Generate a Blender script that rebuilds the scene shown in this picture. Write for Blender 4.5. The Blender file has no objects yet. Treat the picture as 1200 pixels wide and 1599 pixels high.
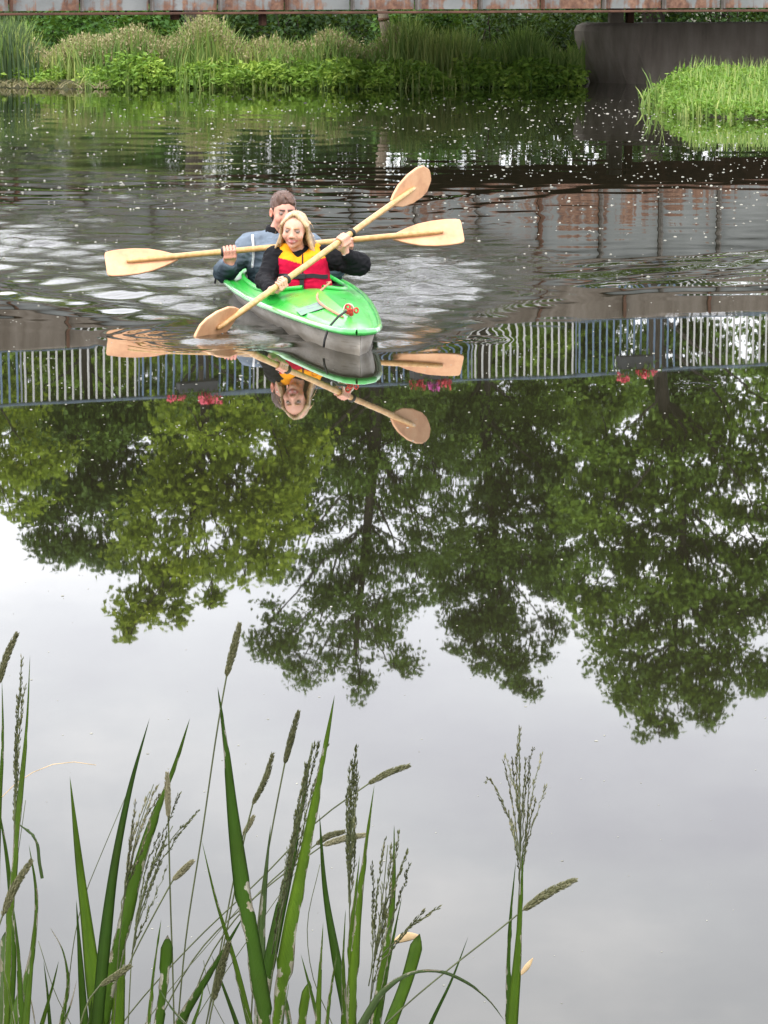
import bpy, math, random
import numpy as np
from mathutils import Vector, Matrix, noise as mnoise

SC = bpy.context.scene
COL = SC.collection
# ------------------------------------------------------------------ camera, sky, sun, exposure
F_PX, CX, CY, CAM_H, Y_HORIZON = 4800.0, 600.0, 799.5, 2.0, -35.0
PITCH = math.atan((CY - Y_HORIZON) / F_PX)
cam = bpy.data.cameras.new('camera')
cam.sensor_fit = 'HORIZONTAL'; cam.sensor_width = 36.0; cam.lens = 36.0 * F_PX / 1200.0
cam.clip_start = 0.1; cam.clip_end = 3000.0
cam_o = bpy.data.objects.new('camera', cam); COL.objects.link(cam_o)
cam_o.location = (0, 0, CAM_H); cam_o.rotation_euler = (math.pi / 2 - PITCH, 0, 0)
SC.camera = cam_o

SUN_EL, SUN_AZ = math.radians(52), math.radians(215)      # azimuth clockwise from +Y (the view direction)
world = bpy.data.worlds.new('World'); SC.world = world; world.use_nodes = True
wt = world.node_tree; wt.nodes.clear()
def wn(t, **k):
    n = wt.nodes.new(t)
    for a, v in k.items(): setattr(n, a, v)
    return n
sky = wn('ShaderNodeTexSky', sky_type='NISHITA', sun_disc=False, sun_elevation=SUN_EL, sun_rotation=SUN_AZ)
bg_sky = wn('ShaderNodeBackground'); bg_sky.inputs['Strength'].default_value = 0.12
wt.links.new(sky.outputs[0], bg_sky.inputs['Color'])
tc = wn('ShaderNodeTexCoord')
mp = wn('ShaderNodeMapping'); mp.inputs['Scale'].default_value = (1, 1, 2.4); mp.inputs['Location'].default_value = (0.3, 0.1, 0.55)
wt.links.new(tc.outputs['Generated'], mp.inputs['Vector'])
cn = wn('ShaderNodeTexNoise'); cn.inputs['Scale'].default_value = 4.6; cn.inputs['Detail'].default_value = 6; cn.inputs['Roughness'].default_value = 0.56
wt.links.new(mp.outputs[0], cn.inputs['Vector'])
cr = wn('ShaderNodeValToRGB')
cr.color_ramp.elements[0].position = 0.36; cr.color_ramp.elements[0].color = (0.69, 0.69, 0.745, 1)
cr.color_ramp.elements[1].position = 0.66; cr.color_ramp.elements[1].color = (1.0, 0.99, 1.0, 1)
e = cr.color_ramp.elements.new(0.52); e.color = (0.80, 0.81, 0.845, 1)
wt.links.new(cn.outputs['Fac'], cr.inputs['Fac'])
bg_cl = wn('ShaderNodeBackground'); bg_cl.inputs['Strength'].default_value = 1.9
wt.links.new(cr.outputs[0], bg_cl.inputs['Color'])
mx = wn('ShaderNodeMixShader'); mx.inputs[0].default_value = 0.92
wt.links.new(bg_sky.outputs[0], mx.inputs[1]); wt.links.new(bg_cl.outputs[0], mx.inputs[2])
wo = wn('ShaderNodeOutputWorld'); wt.links.new(mx.outputs[0], wo.inputs[0])

sun = bpy.data.lights.new('sun', 'SUN'); sun.energy = 1.5; sun.angle = math.radians(14); sun.color = (1.0, 0.95, 0.86)
sun_o = bpy.data.objects.new('sun', sun); COL.objects.link(sun_o)
sd = Vector((math.cos(SUN_EL) * math.sin(SUN_AZ), math.cos(SUN_EL) * math.cos(SUN_AZ), math.sin(SUN_EL)))
sun_o.rotation_euler = sd.to_track_quat('Z', 'Y').to_euler(); sun_o.location = (0, 0, 40)
SC.view_settings.view_transform = 'Standard'; SC.view_settings.look = 'None'
SC.view_settings.exposure = 1.0; SC.view_settings.gamma = 1.0; SC.view_settings.use_curve_mapping = False

# ------------------------------------------------------------------ helpers
cp, sp = math.cos(PITCH), math.sin(PITCH)
def at(x, y, Y):
    """point of the world at depth Y seen at photo pixel (x, y)"""
    a, b = (x - CX) / F_PX, -(y - CY) / F_PX
    d = Vector((a, cp + b * sp, -sp + b * cp))
    return Vector((0, 0, CAM_H)) + d * (Y / d.y)
def ground(x, y, z=0.0):
    a, b = (x - CX) / F_PX, -(y - CY) / F_PX
    d = Vector((a, cp + b * sp, -sp + b * cp))
    return Vector((0, 0, CAM_H)) + d * ((z - CAM_H) / d.z)
def mirrored(x, y, Y):
    """point at depth Y whose reflection in the water shows at (x, y)"""
    p = at(x, y, Y); return Vector((p.x, p.y, -p.z))

def lin(r, g, b):
    def f(c):
        c /= 255.0
        return c / 12.92 if c <= 0.04045 else ((c + 0.055) / 1.055) ** 2.4
    return (f(r), f(g), f(b))

def tag(o, label=None, cat=None, group=None, kind=None):
    if label: o['label'] = label
    if cat: o['category'] = cat
    if group: o['group'] = group
    if kind: o['kind'] = kind
    return o
def empty(name, loc=(0, 0, 0), label=None, cat=None, group=None):
    o = bpy.data.objects.new(name, None); COL.objects.link(o); o.location = loc
    o.empty_display_size = 0.1
    return tag(o, label, cat, group)
def link(name, me, parent=None, mat=None):
    if mat is not None:
        for m in (mat if isinstance(mat, (list, tuple)) else [mat]): me.materials.append(m)
    o = bpy.data.objects.new(name, me); COL.objects.link(o)
    if parent is not None:
        o.parent = parent
        o.matrix_parent_inverse = Matrix.Translation(-Vector(parent.location)) if parent.parent is None else \
            Matrix.Translation(-(Vector(parent.location) + Vector(parent.parent.location)))
    return o
def np_mesh(name, V, Fs, smooth=True, attrs=None, colors=None, midx=None):
    """V (n,3); Fs = array (m,k) or a list of such arrays"""
    V = np.asarray(V, dtype=np.float32)
    if not isinstance(Fs, list): Fs = [Fs]
    Fs = [np.asarray(f, dtype=np.int32) for f in Fs if len(f)]
    me = bpy.data.meshes.new(name)
    me.vertices.add(len(V)); me.vertices.foreach_set('co', V.ravel())
    loops = np.concatenate([f.ravel() for f in Fs]); tot = np.concatenate([np.full(len(f), f.shape[1], np.int32) for f in Fs])
    start = np.concatenate([[0], np.cumsum(tot)[:-1]]).astype(np.int32)
    me.loops.add(len(loops)); me.loops.foreach_set('vertex_index', loops)
    me.polygons.add(len(tot)); me.polygons.foreach_set('loop_start', start)
    me.polygons.foreach_set('use_smooth', np.full(len(tot), bool(smooth)))
    if midx is not None: me.polygons.foreach_set('material_index', np.asarray(midx, np.int32))
    for k, v in (attrs or {}).items():
        a = me.attributes.new(k, 'FLOAT', 'POINT'); a.data.foreach_set('value', np.asarray(v, np.float32))
    if colors is not None:
        a = me.attributes.new('col', 'FLOAT_COLOR', 'POINT')
        c = np.ones((len(V), 4), np.float32); c[:, :3] = colors; a.data.foreach_set('color', c.ravel())
    me.update(); me.validate()
    return me
class MB:
    """collects shapes into one mesh"""
    def __init__(s): s.V, s.F, s.n = [], {}, 0
    def add(s, V, Fs):
        V = np.asarray(V, float).reshape(-1, 3)
        for f in (Fs if isinstance(Fs, list) else [Fs]):
            f = np.asarray(f, int)
            if len(f): s.F.setdefault(f.shape[1], []).append(f + s.n)
        s.V.append(V); s.n += len(V)
        return s
    def box(s, c, size, R=None, taper=1.0, bevel=0.0):
        x, y, z = [k / 2 for k in size]
        b = min(bevel, x * .9, y * .9, z * .9)
        if b <= 0:
            P = np.array([[-x, -y, -z], [x, -y, -z], [x, y, -z], [-x, y, -z], [-x, -y, z], [x, -y, z], [x, y, z], [-x, y, z]])
            P[4:, :2] *= taper
            Fq = [[0, 3, 2, 1], [4, 5, 6, 7], [0, 1, 5, 4], [1, 2, 6, 5], [2, 3, 7, 6], [3, 0, 4, 7]]
            T = []
        else:
            P, Fq, T = [], [], []
            idx = {}
            for sx in (-1, 1):
                for sy in (-1, 1):
                    for sz in (-1, 1):
                        for ax in range(3):
                            v = np.array([sx * (x - b), sy * (y - b), sz * (z - b)], float)
                            v[ax] = (sx * x, sy * y, sz * z)[ax]
                            if sz > 0: v[:2] *= taper
                            idx[(sx, sy, sz, ax)] = len(P); P.append(v)
                        T.append([idx[(sx, sy, sz, k)] for k in range(3)])
            for ax in range(3):
                o1, o2 = [k for k in range(3) if k != ax]
                for sg in (-1, 1):
                    q = []
                    for u, v in ((-1, -1), (1, -1), (1, 1), (-1, 1)):
                        k = [0, 0, 0]; k[ax] = sg; k[o1] = u; k[o2] = v; q.append(idx[(*k, ax)])
                    Fq.append(q)
                for u in (-1, 1):
                    for v in (-1, 1):
                        q = []
                        for sg, kk in ((-1, o1), (1, o1), (1, o2), (-1, o2)):
                            k = [0, 0, 0]; k[ax] = sg; k[o1] = u; k[o2] = v; q.append(idx[(*k, kk)])
                        Fq.append(q)
            P = np.array(P)
        if R is not None: P = P @ np.array(R).T
        return s.add(P + np.array(c), [np.array(Fq)] + ([np.array(T)] if T else []))
    def tube(s, pts, rad, n=8, caps=True, flat=1.0, up=None):
        pts = np.array([list(p) for p in pts], float); m = len(pts)
        rad = np.full(m, rad, float) if np.isscalar(rad) else np.array(rad, float)
        T = np.gradient(pts, axis=0); T /= np.linalg.norm(T, axis=1)[:, None] + 1e-9
        ref = np.array([0, 0, 1.0]) if up is None else np.array(up, float)
        if up is None and abs(T[0] @ ref) > 0.9: ref = np.array([1.0, 0, 0])
        V = []
        A = np.cross(T[0], ref); A /= np.linalg.norm(A)
        for i in range(m):
            A = A - T[i] * (A @ T[i]); A /= np.linalg.norm(A) + 1e-9
            B = np.cross(T[i], A)
            th = np.arange(n) / n * 2 * np.pi
            V.append(pts[i] + rad[i] * (np.cos(th)[:, None] * A + flat * np.sin(th)[:, None] * B))
        V = np.concatenate(V)
        i, j = np.meshgrid(np.arange(m - 1), np.arange(n), indexing='ij'); i, j = i.ravel(), j.ravel()
        Fq = np.stack([i * n + j, i * n + (j + 1) % n, (i + 1) * n + (j + 1) % n, (i + 1) * n + j], 1)
        Fs = [Fq]
        if caps:
            V = np.concatenate([V, pts[:1], pts[-1:]])
            j = np.arange(n)
            Fs.append(np.concatenate([np.stack([np.full(n, m * n), (j + 1) % n, j], 1),
                                      np.stack([np.full(n, m * n + 1), (m - 1) * n + j, (m - 1) * n + (j + 1) % n], 1)]))
        return s.add(V, Fs)
    def mesh(s, name, smooth=True, **k):
        return np_mesh(name, np.concatenate(s.V), [np.concatenate(f) for f in s.F.values()], smooth, **k)
    def build(s, name, mat, parent=None, smooth=True, **k):
        return link(name, s.mesh(name, smooth, **k), parent, mat)
def auto_smooth(o, deg=35):
    me = o.data
    me.polygons.foreach_set('use_smooth', np.ones(len(me.polygons), bool))
    me.set_sharp_from_angle(angle=math.radians(deg))
    return o

# ------------------------------------------------------------------ materials
class N:
    def __init__(s, name):
        s.m = bpy.data.materials.new(name); s.m.use_nodes = True; s.t = s.m.node_tree; s.t.nodes.clear()
        s.out = s.n('ShaderNodeOutputMaterial')
    def n(s, t, ins=None, **k):
        x = s.t.nodes.new(t)
        for a, v in k.items(): setattr(x, a, v)
        for a, v in (ins or {}).items(): s.set(x, a, v)
        return x
    def set(s, x, a, v):
        if hasattr(v, 'node') and hasattr(v, 'is_output'): s.t.links.new(v, x.inputs[a])
        elif isinstance(v, tuple) and len(v) == 3 and x.inputs[a].type == 'RGBA': x.inputs[a].default_value = (*v, 1)
        else: x.inputs[a].default_value = v
    def coord(s, kind='Object', scale=(1, 1, 1)):
        c = s.n('ShaderNodeTexCoord'); m = s.n('ShaderNodeMapping', {'Vector': c.outputs[kind], 'Scale': scale})
        return m.outputs[0]
    def noise(s, vec, scale, detail=4, rough=0.55, out='Fac'):
        return s.n('ShaderNodeTexNoise', {'Vector': vec, 'Scale': scale, 'Detail': detail, 'Roughness': rough}).outputs[out]
    def ramp(s, fac, stops):
        r = s.n('ShaderNodeValToRGB', {'Fac': fac}); el = r.color_ramp.elements
        while len(el) < len(stops): el.new(0.5)
        for q, (p, c) in zip(el, stops): q.position = p; q.color = (*c, 1) if isinstance(c, tuple) else (c, c, c, 1)
        return r.outputs[0]
    def mix(s, fac, a, b, mode='MIX'):
        x = s.n('ShaderNodeMix', data_type='RGBA', blend_type=mode)
        for i, v in ((0, fac), (6, a), (7, b)):
            if hasattr(v, 'is_output'): s.t.links.new(v, x.inputs[i])
            else: x.inputs[i].default_value = (*v, 1) if isinstance(v, tuple) else v
        return x.outputs[2]
    def math(s, op, a, b=0.0, c=0.0):
        x = s.n('ShaderNodeMath', operation=op)
        for i, v in enumerate((a, b, c)):
            if hasattr(v, 'is_output'): s.t.links.new(v, x.inputs[i])
            else: x.inputs[i].default_value = v
        return x.outputs[0]
    def attr(s, name, out='Fac'): return s.n('ShaderNodeAttribute', attribute_name=name).outputs[out]
    def bump(s, h, dist, strength=1.0):
        return s.n('ShaderNodeBump', {'Height': h, 'Distance': dist, 'Strength': strength}).outputs[0]
    def bsdf(s, color, rough=0.6, normal=None, **k):
        b = s.n('ShaderNodeBsdfPrincipled', {'Base Color': color, 'Roughness': rough})
        if normal is not None: s.set(b, 'Normal', normal)
        for a, v in k.items(): s.set(b, a.replace('_', ' '), v)
        s.t.links.new(b.outputs[0], s.out.inputs[0]); return b
def plain(name, c, rough=0.6, var=0.25, scale=12, bump=0.0, bscale=60, stretch=(1, 1, 1), **k):
    m = N(name); v = m.coord('Object', stretch)
    f = m.noise(v, scale)
    lo = tuple(x * (1 - var) for x in c); hi = tuple(min(1, x * (1 + var)) for x in c)
    nrm = m.bump(m.noise(v, bscale), bump) if bump else None
    m.bsdf(m.ramp(f, [(0.3, lo), (0.7, hi)]), rough, nrm, **k); return m.m
def vcol(name, rough=0.6, var=0.15, scale=30, bump=0.0, bscale=150, **k):
    m = N(name); v = m.coord('Object')
    c = m.attr('col', 'Color')
    f = m.ramp(m.noise(v, scale), [(0.3, 1 - var), (0.7, 1 + 0 * var)])
    nrm = m.bump(m.noise(v, bscale), bump) if bump else None
    m.bsdf(m.mix(1.0, c, f, 'MULTIPLY'), rough, nrm, **k); return m.m
def leafmat(name, dark, mid, light, trans=0.35, rough=0.5):
    """leaf colour from the per-leaf value 'tint', light also passes through"""
    m = N(name)
    t = m.attr('tint')
    c = m.ramp(t, [(0.0, dark), (0.5, mid), (1.0, light)])
    b = m.n('ShaderNodeBsdfPrincipled', {'Base Color': c, 'Roughness': rough})
    b.inputs['Specular IOR Level'].default_value = 0.3
    tr = m.n('ShaderNodeBsdfTranslucent', {'Color': m.mix(0.5, c, (0.16, 0.22, 0.02))})
    x = m.n('ShaderNodeMixShader', {0: trans})
    m.t.links.new(b.outputs[0], x.inputs[1]); m.t.links.new(tr.outputs[0], x.inputs[2])
    m.t.links.new(x.outputs[0], m.out.inputs[0]); return m.m
# ------------------------------------------------------------------ ground: river bed, near bank, far bank, islet
rng = np.random.default_rng(7)
def sstep(a, b, x):
    t = np.clip((x - a) / (b - a), 0, 1); return t * t * (3 - 2 * t)
_fx = np.array([ground(px, py).x for px, py in ((-1200, 131), (-300, 133), (0, 136), (140, 138), (300, 138), (600, 138), (900, 134), (945, 124), (1300, 122), (2500, 118))])
_fy = np.array([ground(px, py).y for px, py in ((-1200, 131), (-300, 133), (0, 136), (140, 138), (300, 138), (600, 138), (900, 134), (945, 124), (1300, 122), (2500, 118))])
def far_edge(x): return np.interp(x, _fx, _fy)
ISL = ground(1082, 190), ground(1290, 200)
def islet_h(x, y):
    """height of the small islet at the right in front of the bridge"""
    a = ISL[0]
    ye = 44.9 - 0.45 * np.clip(x - a.x, 0, 3)
    return (0.2 * sstep(-0.5, 0.4, y - ye) + 0.06 * sstep(0, 5, y - ye)) * sstep(-0.3, 0.5, x - a.x - 0.05) * sstep(0.0, 1.2, 52.5 - y) - 0.15
def terrain(x, y):
    near = 0.75 * sstep(4.6, 1.6, y) - 0.12
    e = far_edge(x)
    far = 0.4 * sstep(-0.3, 9.0, y - e) + 0.25 * sstep(-0.1, 0.5, y - e) - 0.12
    bed = -1.0 * sstep(4.0, 7.0, y) * sstep(0.2, -3.0, y - e)
    z = np.where(y < 8, near, np.where(y > e - 3, far, -0.12)) + bed
    return np.maximum(z, np.where((x > ISL[0].x - 0.5) & (y > 41) & (y < 52.6), islet_h(x, y), -9))
gx = np.concatenate([np.linspace(-900, -22, 12), np.linspace(-20, 20, 100), np.linspace(22, 900, 12)])
gy = np.concatenate([np.linspace(-300, -2, 8), np.linspace(-1, 8, 36), np.linspace(9, 40, 16), np.linspace(40.5, 75, 110), np.linspace(78, 1500, 14)])
GX, GY = np.meshgrid(gx, gy, indexing='ij')
GZ = terrain(GX, GY)
def gridF(n, m):
    i, j = np.meshgrid(np.arange(n - 1), np.arange(m - 1), indexing='ij'); i, j = i.ravel(), j.ravel()
    return np.stack([i * m + j, (i + 1) * m + j, (i + 1) * m + j + 1, i * m + j + 1], 1)
m_ = N('soil'); v_ = m_.coord('Object')
m_.bsdf(m_.ramp(m_.noise(v_, 3.0, 6), [(0.3, (0.035, 0.028, 0.018)), (0.55, (0.05, 0.05, 0.02)), (0.75, (0.04, 0.06, 0.018))]), 0.95, m_.bump(m_.noise(v_, 25), 0.03))
SOIL = m_.m
o = link('ground', np_mesh('ground', np.stack([GX.ravel(), GY.ravel(), GZ.ravel()], 1), gridF(len(gx), len(gy))), None, SOIL)
tag(o, kind='structure')

# ------------------------------------------------------------------ water: one sheet, waves modelled in world metres
KO = ground(474, 491); HEAD = math.radians(9.8)                # where the girl sits; direction the bow points
KF = Vector((math.sin(HEAD), -math.cos(HEAD), 0)); KL = Vector((KF.y * -1, KF.x, 0)) * -1   # forward, and towards image left
KL = Vector((-math.cos(HEAD), -math.sin(HEAD), 0))
def gp(x, y): p = ground(x, y); return np.array([p.x, p.y])
# wave trains: (start px, end px, slope, wavelength, width, phase)
TRAINS = [
    ((330, 500), (-60, 432), 0.19, 0.62, 0.42, 0.0),
    ((330, 470), (-80, 395), 0.18, 0.66, 0.50, 1.0),
    ((240, 410), (-120, 372), 0.17, 0.60, 0.5, 2.0),
    ((420, 330), (180, 300), 0.10, 0.7, 0.5, 0.3),
    ((860, 432), (1300, 402), 0.165, 0.62, 0.30, 0.2),
    ((880, 415), (1300, 392), 0.15, 0.36, 0.22, 1.7), ((870, 444), (1300, 424), 0.09, 0.4, 0.2, 2.6),
    ((840, 452), (1300, 430), 0.03, 0.9, 0.45, 0.9),
    ((590, 530), (900, 455), 0.022, 0.55, 0.32, 0.4),
    ((575, 545), (700, 505), 0.110, 0.35, 0.22, 0.0),
    ((545, 552), (380, 512), 0.130, 0.30, 0.20, 0.6),
    ((300, 520), (-60, 490), 0.014, 0.55, 0.35, 0.2),
    ((620, 330), (860, 290), 0.022, 0.7, 0.8, 0.6),
    ((600, 360), (830, 330), 0.022, 0.6, 0.6, 1.6),
]
RINGS = [((718, 306), .28, .05), ((742, 350), .36, .05), ((770, 404), .50, .075), ((718, 326), .22, .05), ((705, 382), .25, .05), ((760, 455), .38, .045),
         ((1085, 600), .10, .010), ((270, 521), .38, .055), ((340, 531), .5, .035), ((640, 470), .35, .05), ((730, 530), .22, .03), ((700, 450), .5, .05)]
# churned patches: centre px, size px, strength
CHURN = [((660, 430), (90, 32), 1.5), ((610, 470), (75, 28), 1.2), ((640, 500), (50, 16), .7), ((230, 425), (130, 30), .5), ((120, 400), (160, 26), .45), ((330, 430), (60, 40), .6), ((40, 375), (90, 24), .7),
         ((250, 306), (90, 10), .5), ((300, 380), (70, 30), .6), ((300, 465), (70, 24), .6), ((560, 400), (60, 30), .5), ((90, 345), (140, 22), .45), ((70, 235), (90, 30), .35),
         ((450, 520), (95, 14), 1.2), ((345, 530), (60, 9), .8), ((590, 525), (60, 14), .7), ((760, 400), (80, 40), .25), ((350, 340), (90, 22), .4), ((150, 275), (110, 12), .35)]
def waves(X, Y):
    H = np.zeros_like(X); R = np.zeros_like(X)
    r2 = np.random.default_rng(5)
    far = sstep(24, 33, Y) * (0.12 + 0.88 * sstep(3, -4, X))
    for i in range(14):                                            # calm undulation
        lam = r2.uniform(0.5, 2.2); a = r2.normal(0, 0.9); k = 2 * np.pi / lam
        H += 0.00015 / k * np.sin(k * (X * math.sin(a) + Y * math.cos(a)) + r2.uniform(0, 6.28))
    for i in range(16):                                            # breeze and old wake further out
        lam = r2.uniform(0.45, 1.5); a = r2.normal(0.15, 0.5); k = 2 * np.pi / lam
        H += far * 0.0040 / k * np.sin(k * (X * math.sin(a) + Y * math.cos(a)) + r2.uniform(0, 6.28) + 1.0 * np.sin(X * 1.3 + i) + .5 * np.sin(X * 3.7 + i * 1.7))
    mid = sstep(18.2, 20.2, Y) * sstep(33, 27, Y) * (0.14 + 0.86 * sstep(0.6, -1.2, X))
    for i in range(12):
        lam = r2.uniform(0.28, 1.0); a = r2.normal(0.12, 0.30); k = 2 * np.pi / lam
        H += mid * 0.013 / k * np.sin(k * (X * math.sin(a) + Y * math.cos(a)) + r2.uniform(0, 6.28) + 1.1 * np.sin(X * 1.9 + i) + .8 * np.sin(X * 5.3 + i * 1.7))
    for (a, b, sl, lam, w, ph) in TRAINS:
        A, B = gp(*a), gp(*b); L = np.linalg.norm(B - A); t = (B - A) / L; nn = np.array([-t[1], t[0]])
        u = (X - A[0]) * t[0] + (Y - A[1]) * t[1]; q = (X - A[0]) * nn[0] + (Y - A[1]) * nn[1]
        q = q + 0.05 * np.sin(u * 2.1 + ph * 3) + 0.03 * np.sin(u * 5.3 + ph) + 0.018 * np.sin(u * 12.1 + ph * 7) + 0.012 * np.sin(u * 23 + ph * 11)
        env = sstep(-0.15, 0.35, u) * sstep(1.25 * L, 0.8 * L, u) * np.exp(-(q / w) ** 2) * (0.66 + 0.22 * np.sin(u * 3.1 + ph * 5) + .12 * np.sin(u * 9.7 + ph * 2))
        k = 2 * np.pi / lam
        H += sl / k * env * np.sin(k * q + ph)
    for (c, r0, sl) in RINGS:
        C = gp(*c); r = np.hypot(X - C[0], Y - C[1]); k = 2 * np.pi / 0.13
        H += 1.9 * sl / k * np.sin(k * r) * np.exp(-((r - r0 * 0.6) / (r0 * 0.42)) ** 2)
    for (c, s, st) in CHURN:
        C = gp(*c); sx = np.linalg.norm(gp(c[0] + s[0], c[1]) - C); sy = abs(gp(c[0], c[1] - s[1])[1] - C[1])
        R = np.maximum(R, st * np.exp(-((X - C[0]) / sx) ** 2 - ((Y - C[1]) / sy) ** 2))
    R += 0.02 * far
    for i in range(26):                                            # lumpy water where it is churned
        lam = r2.uniform(0.20, 0.8); a = r2.uniform(-.75, .75); k = 2 * np.pi / lam
        H += 0.045 * R / k * np.sin(k * (X * math.sin(a) + Y * math.cos(a)) + r2.uniform(0, 6.28) + 1.2 * np.sin(X * 5 + Y * 1.3 + i) + .7 * np.sin(X * 11 + i * 2))
    return H, R
_pys = np.concatenate([np.linspace(1900, 620, 110), np.linspace(616, 262, 232), np.linspace(258, 60, 100)])
wy = np.concatenate([[-2, 2.0], [ground(600, py).y for py in _pys], [110, 200, 500, 1400]])
wu = np.concatenate([np.linspace(-6, -0.19, 10), np.linspace(-0.18, 0.18, 560), np.linspace(0.19, 6, 10)])
WU, WY = np.meshgrid(wu, wy, indexing='ij'); WX = WU * np.maximum(WY, 4)
WH, WR = waves(WX, WY)
WH *= sstep(100, 60, WY)
m_ = N('river_water')
geo = m_.n('ShaderNodeNewGeometry')
pos = geo.outputs['Position']
mp1 = m_.n('ShaderNodeMapping', {'Vector': pos, 'Scale': (5.0, 9.0, 1.0)})
mp2 = m_.n('ShaderNodeMapping', {'Vector': pos, 'Scale': (1.1, 1.4, 1.0)})
churn = m_.attr('churn')
n1 = m_.noise(mp1.outputs[0], 1.6, 4, 0.6)
n2 = m_.noise(mp2.outputs[0], 1.0, 3, 0.5)
hgt = m_.math('ADD', m_.math('MULTIPLY', m_.math('MULTIPLY', n1, churn), 0.012), m_.math('MULTIPLY', n2, 0.0002))
body = m_.ramp(m_.noise(mp2.outputs[0], 0.15, 3), [(0.3, (0.010, 0.0098, 0.0055)), (0.7, (0.0135, 0.0125, 0.007))])
wb = m_.bsdf(body, 0.012, m_.bump(hgt, 1.0), IOR=1.333)
WATER = m_.m
o = link('water', np_mesh('water', np.stack([WX.ravel(), WY.ravel(), WH.ravel()], 1), gridF(len(wu), len(wy)), True, attrs={'churn': WR.ravel()}), None, WATER)
tag(o, kind='structure')
# ------------------------------------------------------------------ bridge
BA = ground(50, 172.5); BB = ground(1125, 153.5)
BD = (BB - BA).to_2d().normalized(); BD = Vector((BD.x, BD.y, 0)); BN = Vector((-BD.y, BD.x, 0))    # along, and away from the camera
BANG = math.atan2(BD.y, BD.x)
RB = Matrix.Rotation(BANG, 3, 'Z')
def bp(s, n, z): return BA + BD * s + BN * n + Vector((0, 0, z))
def s_of_px(px):                                                   # distance along the face where the photo shows column px
    k = (px - CX) / F_PX
    # X = k * (Y*cp + ...)  solved for z of the girder
    lo, hi = -60.0, 60.0
    for _ in range(50):
        mid = (lo + hi) / 2; p = bp(mid, 0, 1.6)
        d = p.y * cp + (CAM_H - p.z) * sp
        if p.x / d < k: lo = mid
        else: hi = mid
    return lo
Z0, Z1, Z2, Z3 = 1.475, 2.95, 3.63, 4.53                           # girder foot, girder top, rail foot, rail top
seams = [s_of_px(x) for x in (17.5, 132.5, 242.5, 350, 452.5, 555, 654, 752.5, 849, 944, 1037.5, 1130)]
PSP = (seams[-1] - seams[0]) / (len(seams) - 1); S0 = seams[0]
m_ = N('rusty_white_steel'); v_ = m_.coord('Object')
big = m_.noise(v_, 0.9, 5, 0.6); fine = m_.noise(v_, 9.0, 5, 0.65)
mpv = m_.n('ShaderNodeMapping', {'Vector': v_, 'Scale': (7.0, 7.0, 0.55)}); runs = m_.noise(mpv.outputs[0], 1.0, 4, 0.6)
low = m_.math('SUBTRACT', 1.0, m_.attr('up'))                       # rust creeps up from the lower edge
rf = m_.math('ADD', m_.math('MULTIPLY', big, 0.7), m_.math('ADD', m_.math('MULTIPLY', runs, 0.45), m_.math('MULTIPLY', low, 0.33)))
rf = m_.math('ADD', rf, m_.math('MULTIPLY', fine, 0.22))
rust = m_.ramp(fine, [(0.3, lin(64, 42, 32)), (0.5, lin(104, 72, 54)), (0.7, lin(136, 104, 82))])
paint = m_.ramp(m_.noise(v_, 2.5, 4), [(0.3, (0.145, 0.155, 0.15)), (0.7, (0.205, 0.215, 0.21))])
m_.bsdf(m_.mix(m_.ramp(rf, [(0.93, 0.0), (1.02, 1.0)]), paint, rust), 0.6, m_.bump(fine, 0.004))
STEEL = m_.m
RUST = plain('rusted_steel', lin(84, 56, 42), 0.85, 0.4, 5, 0.004, 40)
SEAM = plain('dull_grey_steel', (0.11, 0.10, 0.09), 0.7, 0.35, 5)
DARKSTEEL = plain('dark_steel', (0.085, 0.078, 0.062), 0.7, 0.3, 4)
m_ = N('weathered_concrete'); v_ = m_.coord('Object')
mpv = m_.n('ShaderNodeMapping', {'Vector': v_, 'Scale': (3.5, 3.5, 0.5)})
m_.bsdf(m_.mix(0.5, m_.ramp(m_.noise(v_, 1.3, 6), [(0.3, (0.19, 0.16, 0.13)), (0.7, (0.33, 0.29, 0.245))]),
               m_.ramp(m_.noise(mpv.outputs[0], 1.5, 5), [(0.3, (0.13, 0.105, 0.085)), (0.65, (0.37, 0.32, 0.27))])), 0.9, m_.bump(m_.noise(v_, 18), 0.008))
CONC = m_.m
m_ = N('stained_fascia'); v_ = m_.coord('Object')
mpv = m_.n('ShaderNodeMapping', {'Vector': v_, 'Scale': (4, 4, 0.6)})
m_.bsdf(m_.mix(0.5, m_.ramp(m_.noise(v_, 1.1, 6), [(0.3, (0.09, 0.072, 0.056)), (0.7, (0.19, 0.16, 0.13))]),
               m_.ramp(m_.noise(mpv.outputs[0], 1.2, 5), [(0.35, (0.075, 0.055, 0.04)), (0.65, (0.22, 0.19, 0.16))])), 0.9, m_.bump(m_.noise(v_, 12), 0.01))
FASC = m_.m
bridge = empty('bridge', bp(0, 0, 0), 'steel girder bridge with white rust streaked side panels crossing over the river', 'bridge')
NP0, NP1 = -8, 20
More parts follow.
